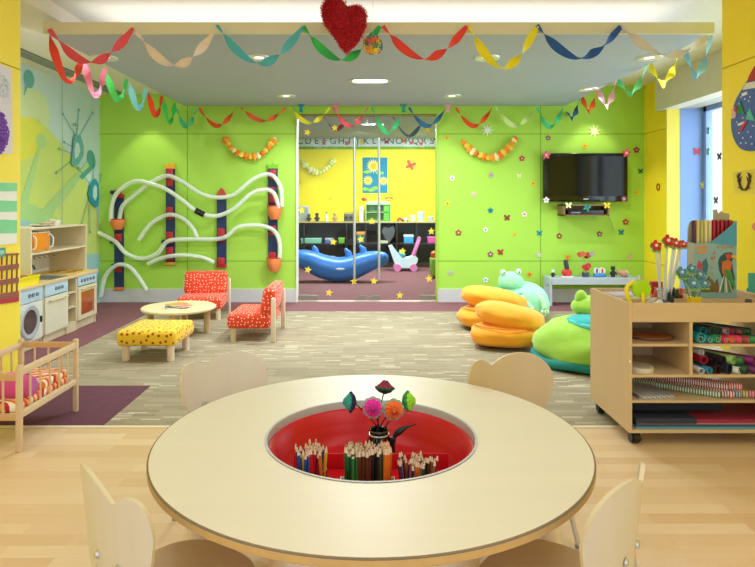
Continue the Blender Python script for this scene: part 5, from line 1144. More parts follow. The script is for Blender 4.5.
MB().box((-0.01, 0, 0.17), (0.06, 0.05, 0.13), 0.015, 3, rot=Matrix.Rotation(-0.15, 3, 'Y')).build('dark_boot', mat('boot_dark', '#3C3C48', 0.5), t)
t = thing('flower_vase', 'glass of red brown paper flowers standing on the white bench', 'vase', onb(585.5))
MB().lathe([(0, 0), (0.045, 0), (0.05, 0.06), (0.045, 0.06), (0.04, 0.004), (0, 0.004)], 20).build('pot', mat('pot_slate', '#4A505C', 0.4), t)
for i, (dx, dz, c) in enumerate(((-0.09, 0.30, '#B8503C'), (-0.04, 0.31, '#C8602C'), (0.0, 0.28, '#8C3028'), (0.03, 0.30, '#A84838'), (0.08, 0.31, '#9C9484'), (-0.02, 0.13, '#C02828'), (0.03, 0.15, '#B83030'), (0.0, 0.11, '#D04038'))):
    f_ = thing('paper_flower', f'small {("brick red","orange red","dark red","reddish brown","greyish","crimson","low red","bright red")[i]} paper flower in the vase on the white bench', 'paper flower', onb(585.5)+Vector((0, 0.0, 0.006)), group='paper flowers on the bench')
    MB().tube([(0, 0, 0), (dx*0.3, 0, 0.08), (dx, -0.01, dz)], 0.004, 6).build('stem', mat('stem_pale', '#B8C8A8', 0.5), f_)
    MB().lathe([(0, 0.0), (0.03, 0.008), (0.04, 0.022), (0.03, 0.018), (0, 0.012)], 12, c=(dx, -0.01, dz-0.01), M=Matrix.Rotation(radians(60), 3, 'X')).build('bloom', mat('bloom'+c, c, 0.7), f_)
t = thing('butterfly_box', 'small blue white and red toy shaped like a pair of glasses on the bench', 'toy', onb(599.5))
MB().box((0, 0, 0.025), (0.15, 0.07, 0.05), 0.012, 3).build('blue_base', mat('toy_blue', '#3C8CD0', 0.4), t)
for x, c in ((-0.04, '#F0F0F4'), (0.035, '#F0F0F4')): e = MB().cyl((x, -0.01, 0.085), (x, 0.02, 0.085), 0.042, n=22).build('white_disc', M_white, t); MB().box((x, -0.013, 0.085), (0.025, 0.006, 0.06), 0.005).build('coloured_bar', mat('bar'+('r' if x > 0 else 'v'), '#C83848' if x > 0 else '#6C3C8C', 0.5), e)
t = thing('black_cat_toy', 'black eared toy figure on the white bench near its right end', 'figurine', onb(613)); fig_parts(t, 0.15, '#202226', '#202226', True)
t = thing('toy_shell', 'pinkish toy horn with grey mouth lying on the right end of the bench', 'toy', onb(622.5))
MB().tube([(-0.07, 0, 0.08), (-0.04, 0, 0.065), (0.0, 0, 0.05), (0.04, 0, 0.045)], [0.012, 0.03, 0.042, 0.045], 16).build('horn', mat('shell_pink', '#D09080', 0.5), t)
MB().lathe([(0.0, 0.0), (0.045, 0.002), (0.05, 0.02), (0.04, 0.022), (0, 0.01)], 18, c=(0.042, 0, 0.045), M=Matrix.Rotation(pi/2, 3, 'Y')).build('mouth_ring', mat('shell_grey', '#B4B8C0', 0.4), t)
# ------------------------------------------------------------------ craft trolley on castors
M_cart = wood('trolley_maple', '#D8BA8E', 2, 0.42, 0.06); M_cartx = wood('trolley_maple_cross', '#D6BA90', 0, 0.42, 0.05)
KX0, KX1, KY0, KY1 = 1.482, 2.44, 3.46, 4.07
t = thing('craft_trolley', 'wooden craft trolley with open shelves on black castors at the right', 'trolley', (KX0, KY0, 0))
Wc, Dc = KX1-KX0, KY1-KY0
MB().bb(0, 0.018, 0, Dc, 0.078, 0.822, 0.002).build('side_panel', M_cart, t, smooth=0); MB().bb(Wc-0.018, Wc, 0, Dc, 0.078, 0.822, 0.002).build('side_panel', M_cart, t, smooth=0)
MB().bb(0.018, Wc-0.018, 0, Dc, 0.078, 0.096).build('bottom_board', M_cartx, t, smooth=0)
MB().bb(0.018, Wc-0.018, 0.004, Dc-0.004, 0.250, 0.264).build('shelf', M_cartx, t, smooth=0)
MB().bb(0.018, Wc-0.018, 0.004, Dc-0.004, 0.396, 0.411).build('shelf', M_cartx, t, smooth=0)
MB().bb(0.018, 0.345, 0.012, Dc-0.004, 0.571, 0.586).build('shelf', M_cartx, t, smooth=0)
MB().bb(0.363, Wc-0.018, 0.008, Dc-0.004, 0.571, 0.586).build('shelf', M_cartx, t, smooth=0)
MB().bb(0.345, 0.363, 0.0, Dc-0.004, 0.411, 0.715).build('upright', M_cart, t, smooth=0)
MB().bb(0.018, Wc-0.018, 0.0, 0.014, 0.712, 0.822, 0.002).build('front_apron', M_cartx, t, smooth=0)
MB().bb(0.018, Wc-0.018, Dc-0.014, Dc, 0.712, 0.822, 0.002).build('rear_apron', M_cartx, t, smooth=0)
MB().bb(0.018, Wc-0.018, 0.014, Dc-0.014, 0.712, 0.722).build('tray_floor', M_cartx, t, smooth=0)
MB().bb(0.018, 0.36, Dc-0.16, Dc-0.15, 0.411, 0.712).build('rear_panel', M_cartx, t, smooth=0)
for (a, b, c, d) in ((0.30, 0.31, 0.014, 0.55), (0.56, 0.57, 0.014, 0.55), (0.018, Wc-0.018, 0.29, 0.30)):
    MB().bb(a, b, c, d+ (0.045 if c < 0.1 else 0), 0.722, 0.80).build('tray_divider', M_cart if c < 0.1 else M_cartx, t, smooth=0)
for x in (0.055, Wc-0.055):
    for y in (0.06, Dc-0.05):
        w_ = MB().cyl((x-0.016, y, 0.036), (x+0.016, y, 0.036), 0.036, n=24); w_.cyl((x-0.026, y, 0.036), (x-0.018, y, 0.036), 0.031, n=20); w_.cyl((x+0.018, y, 0.036), (x+0.026, y, 0.036), 0.031, n=20)
        w_.bb(x-0.02, x+0.02, y-0.02, y+0.02, 0.055, 0.078, 0.004); w_.box((x+0.022, y-0.025, 0.03), (0.02, 0.02, 0.01), 0.003)
        w_.build('castor', mat('castor_black', '#17171A', 0.45), t)
MB().lathe([(0, 0.0), (0.006, 0.001), (0.008, 0.004)], 12, c=(0.0035, -0.002, 0.49), M=Matrix.Rotation(pi/2, 3, 'X')).build('screw_cap', M_white, t)
def C(px, py, Y=KY0): return P(px, py, Y)
# shelf contents, left
def board(name, label, cat, px, zc, rx, ry, col, z, Y, thick=0.012, kind=None):
    t = thing(name, label, cat, (P(px, 0, Y).x, Y, z))
    MB().lathe([(0, 0.001), (rx*0.97, 0.0), (rx, thick*0.5), (rx*0.95, thick), (0, thick)], 40).build('disc', mat(name+col, col, 0.5, var=0.15), t)
    t.scale = (1, ry/rx, 1); return t
t = board('oval_board', 'flat orange brown oval board on the upper left trolley shelf', 'board', 651, 0, 0.125, 0.10, '#B87038', 0.5865, 3.62, 0.016)
MB().tube([(0.124*cos(a), 0.124*sin(a), 0.010) for a in [2*pi*i/40 for i in range(40)]], 0.006, 6, closed=True).build('dark_rim', mat('board_rim', '#5C4838', 0.5), t)
t = board('oval_dish', 'pale oval dish on the middle left trolley shelf', 'dish', 640, 0, 0.075, 0.09, '#D8D0BC', 0.4115, 3.57, 0.025)
MB().lathe([(0, 0.026), (0.04, 0.025), (0.055, 0.0255)], 24).build('well', mat('dish_well', '#C4BCA8', 0.5), t)
t = thing('safety_scissors', 'small silver scissors leaning at the back of the upper left trolley shelf', 'scissors', (P(674, 0, 3.85).x, 3.85, 0.5865))
for s in (-1, 1):
    MB().box((s*0.008, 0, 0.06), (0.008, 0.004, 0.07), 0.002, rot=Matrix.Rotation(s*0.25, 3, 'Y')).build('blade', M_steel, t)
    MB().tube([(s*0.016+0.011*cos(a), 0, 0.014+0.011*sin(a)) for a in [2*pi*i/16 for i in range(16)]], 0.003, 6, closed=True).build('finger_ring', mat('ring_white', '#D8D4CC', 0.4), t)
for i, (dx, rz, col, lab) in enumerate(((0, 0.08, '#B8B8BC', 'grey ruled paper sheet, lowest of the sheets on the trolley shelf'), (0.01, 0.13, '#C8C8C8', 'light grey paper sheet in the middle of the pile on the trolley shelf'), (0.0, 0.10, '#A8ACB4', 'grey sheet with dark lines on top of the pile on the trolley shelf'))):
    o_ = MB().bb(-0.10, 0.10, -0.15, 0.15, 0, 0.006).build('paper_pad', stripes('ruled'+col, [col, col, '#84868C', col], 0.03, 'x'), loc=(1.635+dx, 3.64, 0.2645+0.0065*i), rot=(0, 0, rz), smooth=0); tag(o_, lab, 'paper pad')
# rolls lying on the shelves, open ends to the front
def roll(x, z, r, col, label, grp, Y0=3.475, L=0.42, ang=0.75, st=None, inner=None, n=18):
    ang = min(ang, math.asin(max(0.0, min(1, (x-r-(1.85 if z > 0.4 else 1.62))/L)))) if z > 0.4 else ang
    d = Vector((-sin(ang), cos(ang), 0))*L; base = Vector((x, Y0, z+r))
    m = MB(); m.cyl((0, 0, 0), d, r, n=n, cap=False); u = d.normalized()
    m.cyl(u*0.001, d*0.999, r*0.82, n=n, cap=False)
    t = thing('paper_roll', label, 'roll', base, group=grp)
    a = u.orthogonal().normalized(); b = u.cross(a)
    for e in (Vector((0, 0, 0)), d):
        A = [m.bm.verts.new(e+(a*cos(2*pi*i/n)+b*sin(2*pi*i/n))*r) for i in range(n)]; B = [m.bm.verts.new(e+(a*cos(2*pi*i/n)+b*sin(2*pi*i/n))*r*0.82) for i in range(n)]
        for i in range(n): m._f([A[i], A[(i+1) % n], B[(i+1) % n], B[i]])
    m.build('wrapped_sheet', st or mat('roll'+col, col, 0.35, var=0.12, scale=30), t, recalc=False)
    sp_ = MB(); pts = [u*0.003+(a*cos(v*2.6*pi)+b*sin(v*2.6*pi))*r*(0.78-0.55*v) for v in [i/30 for i in range(31)]]
    sp_.tube(pts, 0.0016, 5); sp_.build('inner_turns', mat('turn'+(inner or col), inner or col, 0.5), t)
    return t
Z1, Z2, Z3 = 0.5865, 0.4115, 0.2645
G = 'rolls on the top right shelf of the trolley'
top = [(1.905, 0.030, '#1C98A4', 'teal'), (1.958, 0.022, '#2C8CA0', 'blue green'), (2.002, 0.024, '#28A060', 'emerald green'), (2.048, 0.023, '#E0304C', 'red'), (2.092, 0.020, '#E86A38', 'orange'), (2.132, 0.022, '#F0486C', 'bright pink'), (2.178, 0.021, '#B04048', 'brick red'), (2.222, 0.021, '#3C9450', 'mid green'), (2.265, 0.02, '#2C5CA0', 'deep blue')]
for x, r, c, n_ in top: roll(x, Z1, r, c, f'{n_} paper roll, bottom layer of the top right trolley shelf', G, inner='#E8C8C8' if 'red' in n_ or 'pink' in n_ else '#A8E0D8')
for x, r, c, n_ in ((1.93, 0.024, '#186874', 'dark teal'), (1.98, 0.022, '#3C4C44', 'grey green'), (2.025, 0.021, '#24503C', 'bottle green'), (2.07, 0.021, '#A88898', 'dusty mauve'), (2.112, 0.020, '#7A3448', 'wine red'), (2.155, 0.02, '#6C4844', 'brown red'), (2.2, 0.021, '#1C4C30', 'dark green')):
    roll(x, Z1+0.043, r, c, f'{n_} paper roll, upper layer of the top right trolley shelf', G, Y0=3.50)
G = 'rolls on the middle right shelf of the trolley'
for x, r, c, n_ in ((1.905, 0.018, '#E8E4DC', 'white blue ended'), (1.952, 0.020, '#3C9CC4', 'light blue'), (2.0, 0.026, '#341820', 'blackish red'), (2.065, 0.028, '#1C2438', 'black navy'), (2.122, 0.020, '#E4E4D8', 'white'), (2.168, 0.026, '#1C5434', 'dark green'), (2.225, 0.024, '#6C2468', 'purple'), (2.275, 0.022, '#A03070', 'plum pink')):
    roll(x, Z2, r, c, f'{n_} paper roll, bottom layer of the middle right trolley shelf', G, inner='#3C9CC8' if 'blue' in n_ else None)
for x, r, c, n_ in ((1.935, 0.026, '#A01838', 'crimson'), (1.99, 0.024, '#141418', 'glossy black'), (2.045, 0.025, '#2C2030', 'dark violet'), (2.105, 0.026, '#A8D87C', 'pale green'), (2.16, 0.023, '#4C7848', 'moss green'), (2.22, 0.024, '#8C2478', 'magenta purple')):
    roll(x, Z2+0.048, r, c, f'{n_} paper roll, upper layer of the middle right trolley shelf', G, Y0=3.50)
roll(1.93, Z2+0.095, 0.018, '#D8DCE0', 'silver grey paper roll on top of the crimson roll in the trolley', G, Y0=3.52)
G = 'striped rolls on the long lower shelf of the trolley'
for k, (x, r, c, n_) in enumerate(((2.03, 0.017, '#D8E0D0', 'green and white striped'), (2.068, 0.018, '#E8C8C8', 'white and dark striped'), (2.107, 0.019, '#C8444C', 'red and white striped'), (2.148, 0.019, '#B8C0C4', 'grey and white striped'), (2.19, 0.02, '#D8C898', 'cream and olive striped'), (2.235, 0.02, '#B8485C', 'dark pink striped'))):
    c2 = ('#4C7C50', '#6A5048', '#F4E4E0', '#505860', '#8C8848', '#E8B0B8')[k]
    roll(x, Z3, r, c, f'{n_} wrapping paper roll, lowest layer of the long trolley shelf', G, Y0=3.50, L=0.50, ang=0.95, st=stripes('rollst%d' % k, [c, c2], 0.014, 'x', rot=(0, 0, 0.4)), inner='#F0D8D0')
for k, (x, r, c, n_) in enumerate(((2.09, 0.019, '#F0E4E0', 'pale pink striped'), (2.13, 0.02, '#C83C5C', 'bright pink striped'), (2.172, 0.02, '#D84860', 'rose red striped'))):
    roll(x, Z3+0.036, r, c, f'{n_} wrapping paper roll on top of the others on the long shelf', G, Y0=3.53, L=0.48, ang=0.95, st=stripes('rollup%d' % k, [c, ('#883848', '#F4D8D8', '#F0E0D8')[k]], 0.012, 'x', rot=(0, 0, 0.4)), inner='#F8D8DC')
# folders at the bottom
zf = 0.0965
for i, (x0, x1, y0, hgt, c, lab) in enumerate(((1.53, 2.40, 3.475, 0.010, '#5C9CB4', 'pale blue card sheet at the very bottom of the trolley'), (1.53, 2.40, 3.485, 0.008, '#2C5C6C', 'teal card sheet, second from the bottom of the trolley'), (1.54, 2.41, 3.49, 0.008, '#C0788C', 'dusty pink card sheet in the bottom of the trolley'),
        (1.53, 1.88, 3.48, 0.030, '#2C3648', 'navy felt pile at the left of the lowest trolley shelf'), (1.885, 2.42, 3.50, 0.016, '#A42C44', 'crimson felt sheet at the right of the lowest trolley shelf'))):
    if i == 4: zf -= 0.030
    o_ = MB().bb(x0, x1, y0, 4.02, 0, hgt, 0.002).build('card_sheet' if i < 3 else 'felt_sheet', mat('card'+c, c, 0.7), loc=(0, 0, zf), smooth=0); zf += hgt+0.0005
    tag(o_, lab, 'card sheet' if i < 3 else 'felt sheet')
o_ = MB().bb(1.56, 2.1, 3.60, 4.02, 0, 0.05, 0.01).build('felt_sheet', mat('felt_dark', '#242C3C', 0.85), loc=(0, 0, 0.1545), smooth=0)
tag(o_, 'thick dark blue black felt pile at the back of the lowest trolley shelf', 'felt sheet')
# tray contents on top
TF = 0.7225
for i, (dx, h_, c, lab) in enumerate(((0, 0.045, '#7A2C4C', 'dark red cloth covered book lying in the trolley tray'), (0.01, 0.02, '#D8D0D8', 'white booklet lying on the dark red book in the trolley tray'), (0.0, 0.022, '#C4B8C4', 'pale lilac booklet on top of the books in the trolley tray'))):
    t_ = thing('book', lab, 'book', (1.66+dx, 3.90, TF+(0, 0.0455, 0.066)[i]), 0.05*i)
    MB().bb(-0.12, 0.12, -0.08, 0.08, 0.002, h_-0.002).build('pages', M_white if i else mat('book_maroon', '#5C2438', 0.6), t_, smooth=0)
    m = MB(); m.bb(-0.123, 0.123, -0.083, 0.083, 0, 0.002); m.bb(-0.123, 0.123, -0.083, 0.083, h_-0.002, h_); m.bb(-0.125, -0.122, -0.083, 0.083, 0, h_); m.build('cover', mat('bk'+c, c, 0.5), t_, smooth=0)
# lime tape dispenser with yellow handles
t = thing('lime_toy_wheel', 'lime green disc tool with yellow loop handles standing in the trolley tray', 'craft tool', (P(641, 0, 3.56).x, 3.56, TF))
MB().cyl((0, -0.016, 0.165), (0, 0.016, 0.165), 0.052, n=36).build('disc', mat('lime_disc', '#A8DC18', 0.3), t)
MB().tube(spline([(-0.005, -0.03, 0.15), (0.0, -0.032, 0.08), (0.0, -0.03, 0.0)], 5), 0.011, 10).build('front_handle', mat('tool_yellow', '#F6DE18', 0.35), t)
MB().tube(spline([(-0.03, 0.02, 0.21), (-0.075, 0.02, 0.17), (-0.07, 0.015, 0.11), (-0.045, 0.0, 0.05), (-0.035, -0.01, 0.0)], 6), 0.012, 10).build('side_handle', mat('tool_yellow', '#F6DE18', 0.35), t)
MB().cyl((-0.01, 0, 0.225), (-0.01, 0, 0.245), 0.012, n=12).build('knob', M_steel, t)
# tall red flowers in clear tubes
vx = P(664, 0, 3.80).x
t = thing('clear_vase', 'tall clear plastic vase holding the red paper flowers on the trolley', 'vase', (vx, 3.80, TF))
MB().lathe([(0, 0), (0.035, 0), (0.042, 0.13), (0.039, 0.13), (0.032, 0.004), (0, 0.004)], 24).build('body', M_clear, t)
MB().tube([(0.042*cos(a), 0.042*sin(a), 0.13) for a in [2*pi*i/24 for i in range(24)]], 0.002, 6, closed=True).build('rim', M_steel, t)
def paper_flower(px, py, Y, base, R, c1, c2, stem, label, grp, rs=0.004, name='paper_flower', tilt=0.4):
    c = P(px, py, Y)-Vector(base); t = thing(name, label, 'paper flower', base, group=grp)
    MB().tube([(0, 0, 0), c*0.5+Vector((0, 0.0, 0)), c], rs, 8).build('stem', mat('stem'+stem, stem, 0.3), t)
    n_ = Vector((random.uniform(-.3, .3), -1, tilt)).normalized(); Rm = n_.to_track_quat('Y', 'Z').to_matrix()
    m = MB(); m.prism([(x, z) for x, z in flower_pts(R, 5, 40, 0.22)], 0.0, 0.006, lambda x, y, z: c+Rm@Vector((x, y+0.25*(x*x+z*z)/R, z)))
    m.m(1).ell(c+n_*0.012, R*0.28, 10, 8); m.build('bloom', [mat('pf'+c1, c1, 0.7, var=0.1, scale=40), mat('pf'+c2, c2, 0.7)], t)
    m = MB(); m.prism([(x, z) for x, z in flower_pts(R*1.12, 5, 40, 0.22)], -0.008, -0.004, lambda x, y, z: c+Rm@Vector((x, y+0.2*(x*x+z*z)/R-0.002, z-R*0.25))); m.build('calyx', mat('calyx_green', '#88B868' if c1[1] in 'CDB' else '#A8D4C4', 0.7), t)
    return t
for i, (px, py, R, lab) in enumerate(((655.5, 246, 0.036, 'leftmost'), (667.5, 241, 0.040, 'tallest, in the middle'), (676, 243.5, 0.034, 'third from left'), (683, 244.5, 0.026, 'rightmost'))):
    paper_flower(px, py, 3.78+0.02*i, (vx-0.014+0.010*i, 3.80, TF+0.006), R, '#C83028', '#F0E8E0', '#D8DCE0', f'red paper flower on a tall clear stem in the trolley vase, {lab}', 'tall red paper flowers', 0.007)
for i, (dx, px, py) in enumerate(((-0.02, 660, 250), (0.02, 673, 249), (0.025, 679, 250))):
    c = P(px, py, 3.82)-Vector((vx+dx*0.8, 3.82, TF+0.006))
    o_ = MB().tube([(0, 0, 0), c], 0.0065, 8).build('plastic_rod', mat('stem_milky', '#E0DCDC', 0.3), loc=(vx+dx*0.8, 3.82, TF+0.006)); tag(o_, ('pale plastic rod, left one in the trolley vase', 'pale plastic rod, middle one in the trolley vase', 'pale plastic rod, right one in the trolley vase')[i], 'rod')
bx = P(694, 0, 3.58).x
t = thing('yellow_pot', 'small yellow pot holding the blue paper flowers in the trolley tray', 'flower pot', (bx, 3.58, TF))
MB().bb(-0.032, 0.032, -0.025, 0.025, 0, 0.115, 0.005).build('body', mat('pot_yellow', '#F0D020', 0.4), t, smooth=0)
MB().bb(-0.034, 0.034, -0.027, 0.027, 0.105, 0.118, 0.002).build('rim', mat('pot_yellow', '#F0D020', 0.4), t, smooth=0)
for i, (px, py, R, lab) in enumerate(((681, 273, 0.036, 'upper left'), (691, 269, 0.030, 'topmost'), (699, 275, 0.036, 'upper right'), (693, 284, 0.037, 'front middle'), (704.5, 284, 0.030, 'lower right'), (688, 279.5, 0.028, 'small one at the left'))):
    paper_flower(px, py, 3.50+0.03*(i % 3), (bx+0.006*(i-2.5), 3.58, TF+0.08), R, '#4C84A0', '#C8D8D0', '#5C8C6C', f'blue grey paper flower in the yellow pot on the trolley, {lab}', 'blue paper flowers', 0.003, tilt=0.6)
# display box of giant pencils
t = thing('pencil_display_box', 'tall printed cardboard box with a parrot picture full of giant pencils on the trolley', 'display box', (P(716, 0, 3.86).x, 3.86, TF), -0.06)
k = 3.86/F; W2 = 20.5*k; zt_ = lambda py: H+(VY-py)*k-TF
PB = mat('box_print_blue', '#8CB4B8', 0.5, var=0.1, scale=8); PB2 = mat('box_print_deep', '#4C9CC0', 0.5, var=0.12, scale=12)
X = lambda px: (px-716)*k
m = MB(); m.prism([(X(694.5), 0), (X(735.5), 0), (X(735.5), zt_(221)), (X(710), zt_(243)), (X(694.5), zt_(243.5))], -0.006, 0.0); m.build('front_panel', PB, t, smooth=0)
m = MB(); m.bb(X(735), X(735.5)+0.001, 0, 0.09, 0, zt_(221)); m.bb(X(694.5), X(695), 0, 0.09, 0, zt_(243)); m.bb(X(695), X(735), 0, 0.09, 0, 0.004); m.prism([(X(694.5), 0), (X(735.5), 0), (X(736), zt_(214)), (X(730), zt_(213)), (X(728), zt_(211)), (X(725), zt_(214)), (X(723.5), zt_(209.5)), (X(720), zt_(210)), (X(720), zt_(222)), (X(697), zt_(222)), (X(694.5), zt_(230))], 0.085, 0.092)
m.build('card_case', mat('card_grey', '#B0A890', 0.7), t, smooth=0)
MB().prism([(X(710), zt_(243)), (X(735.5), zt_(221)), (X(735.5), zt_(246))], -0.008, -0.006).build('blue_corner', PB2, t, smooth=0)
for i, (txt, px, py, s_, c) in enumerate((('COLOUR', 724.5, 247, 0.025, '#E09040'),)): text('print_word', txt, s_, mat('word_orange', c, 0.6), t, (X(px), -0.009, zt_(py)))
for i, ch in enumerate('PASTEL'): text('print_letter', ch, 0.036, mat('word_or%d' % (i // 2), ('#B8C048', '#E0A03C', '#D8583C')[i // 2], 0.6), t, (X(711.5+0.25*i), -0.009, zt_(277-5.1*i+1)), (pi/2, -pi/2, 0))
m = MB(); m.bb(X(696), X(707), -0.0085, -0.006, zt_(249), zt_(246)); m.bb(X(697), X(706), -0.0085, -0.006, zt_(253.5), zt_(250.5)); m.build('small_print', mat('print_orange', '#D89458', 0.6), t, smooth=0)
def blobp(pts, d0, d1): 
    return [(X(a), zt_(b)) for a, b in pts], d0, d1
m = MB()
m.prism(*blobp([(719, 257), (724, 252.5), (730, 252), (733, 256), (731, 260), (731.5, 268), (733.5, 278), (732, 290), (727, 286), (722, 279), (718.5, 270), (717.5, 262)], -0.009, -0.006))
m.m(1).prism(*blobp([(721, 262), (727, 259), (731, 262), (729, 270), (732, 279), (726, 280), (721, 272)], -0.011, -0.009))
m.m(2).prism(*blobp([(723, 268), (728, 270), (732, 279), (734, 288), (729, 283), (724, 275)], -0.013, -0.011))
m.m(3).prism(*blobp([(730, 254.5), (735, 255), (735, 260), (733, 257.5), (730.5, 257.5)], -0.011, -0.009))
m.m(4).prism(*blobp([(724, 254), (729, 253.5), (730, 258), (726, 259)], -0.011, -0.009))
m.build('parrot_print', [mat('parrot_dark', '#2C5458', 0.6), mat('parrot_orange', '#D87038', 0.6, var=0.3, scale=40), mat('parrot_green', '#3C9448', 0.6, var=0.3, scale=40), mat('parrot_beak', '#E0B840', 0.6), mat('parrot_face', '#C84838', 0.6)], t, smooth=0)
m = MB()
for i, c_ in enumerate(range(8)): a = 718+i*1.8; m.m(i % 4).prism(*blobp([(a, 292), (a+1.3, 292), (723+i*0.5, 276), (722.4+i*0.5, 276)], -0.0095, -0.006))
m.build('pencil_fan_print', [mat('fan_white', '#E0E4E0', 0.6), mat('fan_green', '#5C9C5C', 0.6), mat('fan_teal', '#3C7C8C', 0.6), mat('fan_yellow', '#D8C058', 0.6)], t, smooth=0)
m = MB(); m.prism(*blobp([(697, 266), (699, 260), (702, 264), (702, 274), (698, 274)], -0.0085, -0.006)); m.m(1).prism(*blobp([(702, 262), (706, 258), (708, 266), (706, 275), (703, 272)], -0.0085, -0.006)); m.m(2).prism(*blobp([(700, 292), (704, 281), (709, 276), (714, 283), (717, 278), (719, 292)], -0.0085, -0.006))
m.build('side_print', [mat('pr_red', '#C04850', 0.6), mat('pr_teal', '#3C7084', 0.6), mat('pr_olive', '#7C6434', 0.6, var=0.4, scale=40)], t, smooth=0)
cols = [('maroon', '#4C1834'), ('cream', '#D8C888'), ('olive cream', '#C4BC6C'), ('pale yellow', '#E8DC94'), ('cream', '#DCD0A0'), ('red', '#B01C2C'), ('dark red', '#981828'), ('red', '#B82030'), ('dark red', '#8C1424'), ('red', '#A81C2C')]
for i, (n_, c) in enumerate(cols):
    px = 697.6+i*3.95; o_ = MB().cyl((0, 0, 0), (0, 0, zt_(220.5)+0.004*(i % 2)-0.006), 1.85*k, n=6).build('giant_pencil', mat('gp'+c, c, 0.4), loc=t.location+Matrix.Rotation(-0.06, 3, 'Z')@Vector((X(px), 0.045, 0.005)), smooth=0)
    tag(o_, f'{n_} giant pencil in the parrot box, ' + ('leftmost', 'second', 'third', 'fourth', 'fifth', 'sixth', 'seventh', 'eighth', 'ninth', 'rightmost')[i] + ' from the left', 'pencil', 'giant pencils in the parrot box')
# small things in the tray
def small(name, label, cat, px, Y, fn):
    t = thing(name, label, cat, (P(px, 0, Y).x, Y, TF)); fn(t); return t
small('red_box', 'small red box with a sticker at the back of the trolley tray', 'box', 656, 3.98, lambda t: (MB().bb(-0.036, 0.036, -0.02, 0.02, 0, 0.155, 0.003).build('carton', mat('carton_red', '#B82C38', 0.45), t, smooth=0), MB().bb(-0.022, 0.018, -0.022, -0.02, 0.07, 0.12).build('sticker', mat('carton_pink', '#E09098', 0.5), t, smooth=0)))
JT = [(655, 3.88, '#E8DCC8', '#E8502C', 0.105), (660, 3.92, '#F4E8D0', '#D82828', 0.11), (647, 3.90, '#D8B048', '#E8C428', 0.10), (651, 3.84, '#E8C0A0', '#F07820', 0.095), (669, 3.74, '#2C3030', '#202428', 0.12), (673, 3.86, '#284838', '#202830', 0.135), (677, 3.80, '#20242C', '#1C4C34', 0.13), (681, 3.88, '#6C3C34', '#D85838', 0.125), (665, 3.9, '#F0F0E8', '#C0C4C8', 0.09), (672, 3.70, '#5C6064', '#303438', 0.10)]
JL = ['cream glue stick with orange red cap', 'pale glue stick with red cap', 'yellow marker pot', 'peach marker with orange cap', 'black marker standing nearest the vase', 'dark green marker behind the black one', 'black marker with dark green cap', 'brown marker with a coral cap', 'white marker with silver cap', 'grey marker low in the tray']
for (px, Y, c1, c2, h_), lab in zip(JT, JL):
    t = thing('marker', lab+' in the trolley tray', 'marker', (P(px, 0, Y).x, Y, TF), group='markers in the trolley tray')
    MB().cyl((0, 0, 0), (0, 0, h_*0.65), 0.012, n=14).build('barrel', mat('mk'+c1, c1, 0.4), t); MB().cyl((0, 0, h_*0.65), (0, 0, h_), 0.0125, 0.009, 14).build('cap', mat('mk'+c2, c2, 0.4), t)
for i, (px, Y, c, lab) in enumerate(((659, 3.55, '#D8DCDC', 'silver grey ball of foil in the front of the trolley tray'), (665, 3.56, '#3C5C8C', 'dark blue crumpled paper ball in the trolley tray'), (652, 3.60, '#C8C0B0', 'beige crumpled paper ball in the trolley tray'))):
    o_ = MB().ell((0, 0, 0.03), (0.03, 0.03, 0.03), 16, 10, fn=lump(i+3, 0.3, 3)).build('paper_ball', mat('pb'+c, c, 0.4), loc=(P(px, 0, Y).x, Y, TF+0.05), smooth=0); o_.location.z = TF+0.0
    o_.scale = (1, 1, 1.7); tag(o_, lab, 'paper ball')
t = thing('tape_roll', 'dark grey curved tape holder at the right end of the trolley tray', 'tape', (P(748.5, 0, 3.6).x, 3.6, TF+0.001))
m = MB(); m.lathe([(0.03, -0.015), (0.05, -0.015), (0.05, 0.015), (0.03, 0.015), (0.03, -0.015)], 28, c=(0, 0, 0.05), M=Matrix.Rotation(0.9, 3, 'Z')@Matrix.Rotation(pi/2, 3, 'X')); m.build('reel', mat('reel_dark', '#3C4048', 0.4), t)
MB().ell((0, 0, 0.05), (0.012, 0.016, 0.03), 10, 8).build('core', mat('reel_grey', '#8C9098', 0.4), t)
t = thing('green_card', 'teal green card standing at the right edge behind the tape holder', 'card', (P(753, 0, 3.9).x, 3.9, TF))
MB().bb(-0.03, 0.06, -0.004, 0.004, 0, 0.22).build('sheet', mat('teal_card', '#4CA8A0', 0.6), t, smooth=0)
MB().bb(-0.034, 0.06, 0.004, 0.012, 0, 0.12).build('backing', mat('tealcard_back', '#2C7C78', 0.6), t, smooth=0)

# ------------------------------------------------------------------ decorations on the near walls
NX = -2.518
def flat_left(name, pts, mt, parent, d=0.004, X=NX):
    m = MB(); A = [S(a, b, X)-parent.location for a, b in pts]; v0 = [m.bm.verts.new(p) for p in A]; v1 = [m.bm.verts.new(p+Vector((d, 0, 0))) for p in A]
    m._f(v0); m._f(v1[::-1]); n = len(A)
    for i in range(n): m._f([v0[i], v1[i], v1[(i+1) % n], v0[(i+1) % n]])
    return m.build(name, mt, parent, smooth=0)
t = thing('pompom_picture', 'white picture with a fluffy lilac ring on the near left yellow wall', 'picture', S(6, 110, NX))
flat_left('sheet', [(-30, 50), (11.6, 69.5), (12, 153), (-30, 158)], mat('paper_lilac', '#E4DCEC', 0.7, var=0.06, scale=20), t)
c = S(-8, 131, NX+0.012)-t.location; rr = random.Random(5); m = MB()
for i in range(900):
    a = rr.uniform(0, 2*pi); r = sqrt(rr.uniform(0.045**2, 0.16**2)); p = c+Vector((rr.uniform(0, 0.02), r*cos(a), r*sin(a)))
    m.ell(p, rr.uniform(0.006, 0.011), 5, 4)
m.build('fluffy_ring', mat('lilac_pompom', '#8C5CC4', 0.8, var=0.3, scale=60), t, smooth=60)
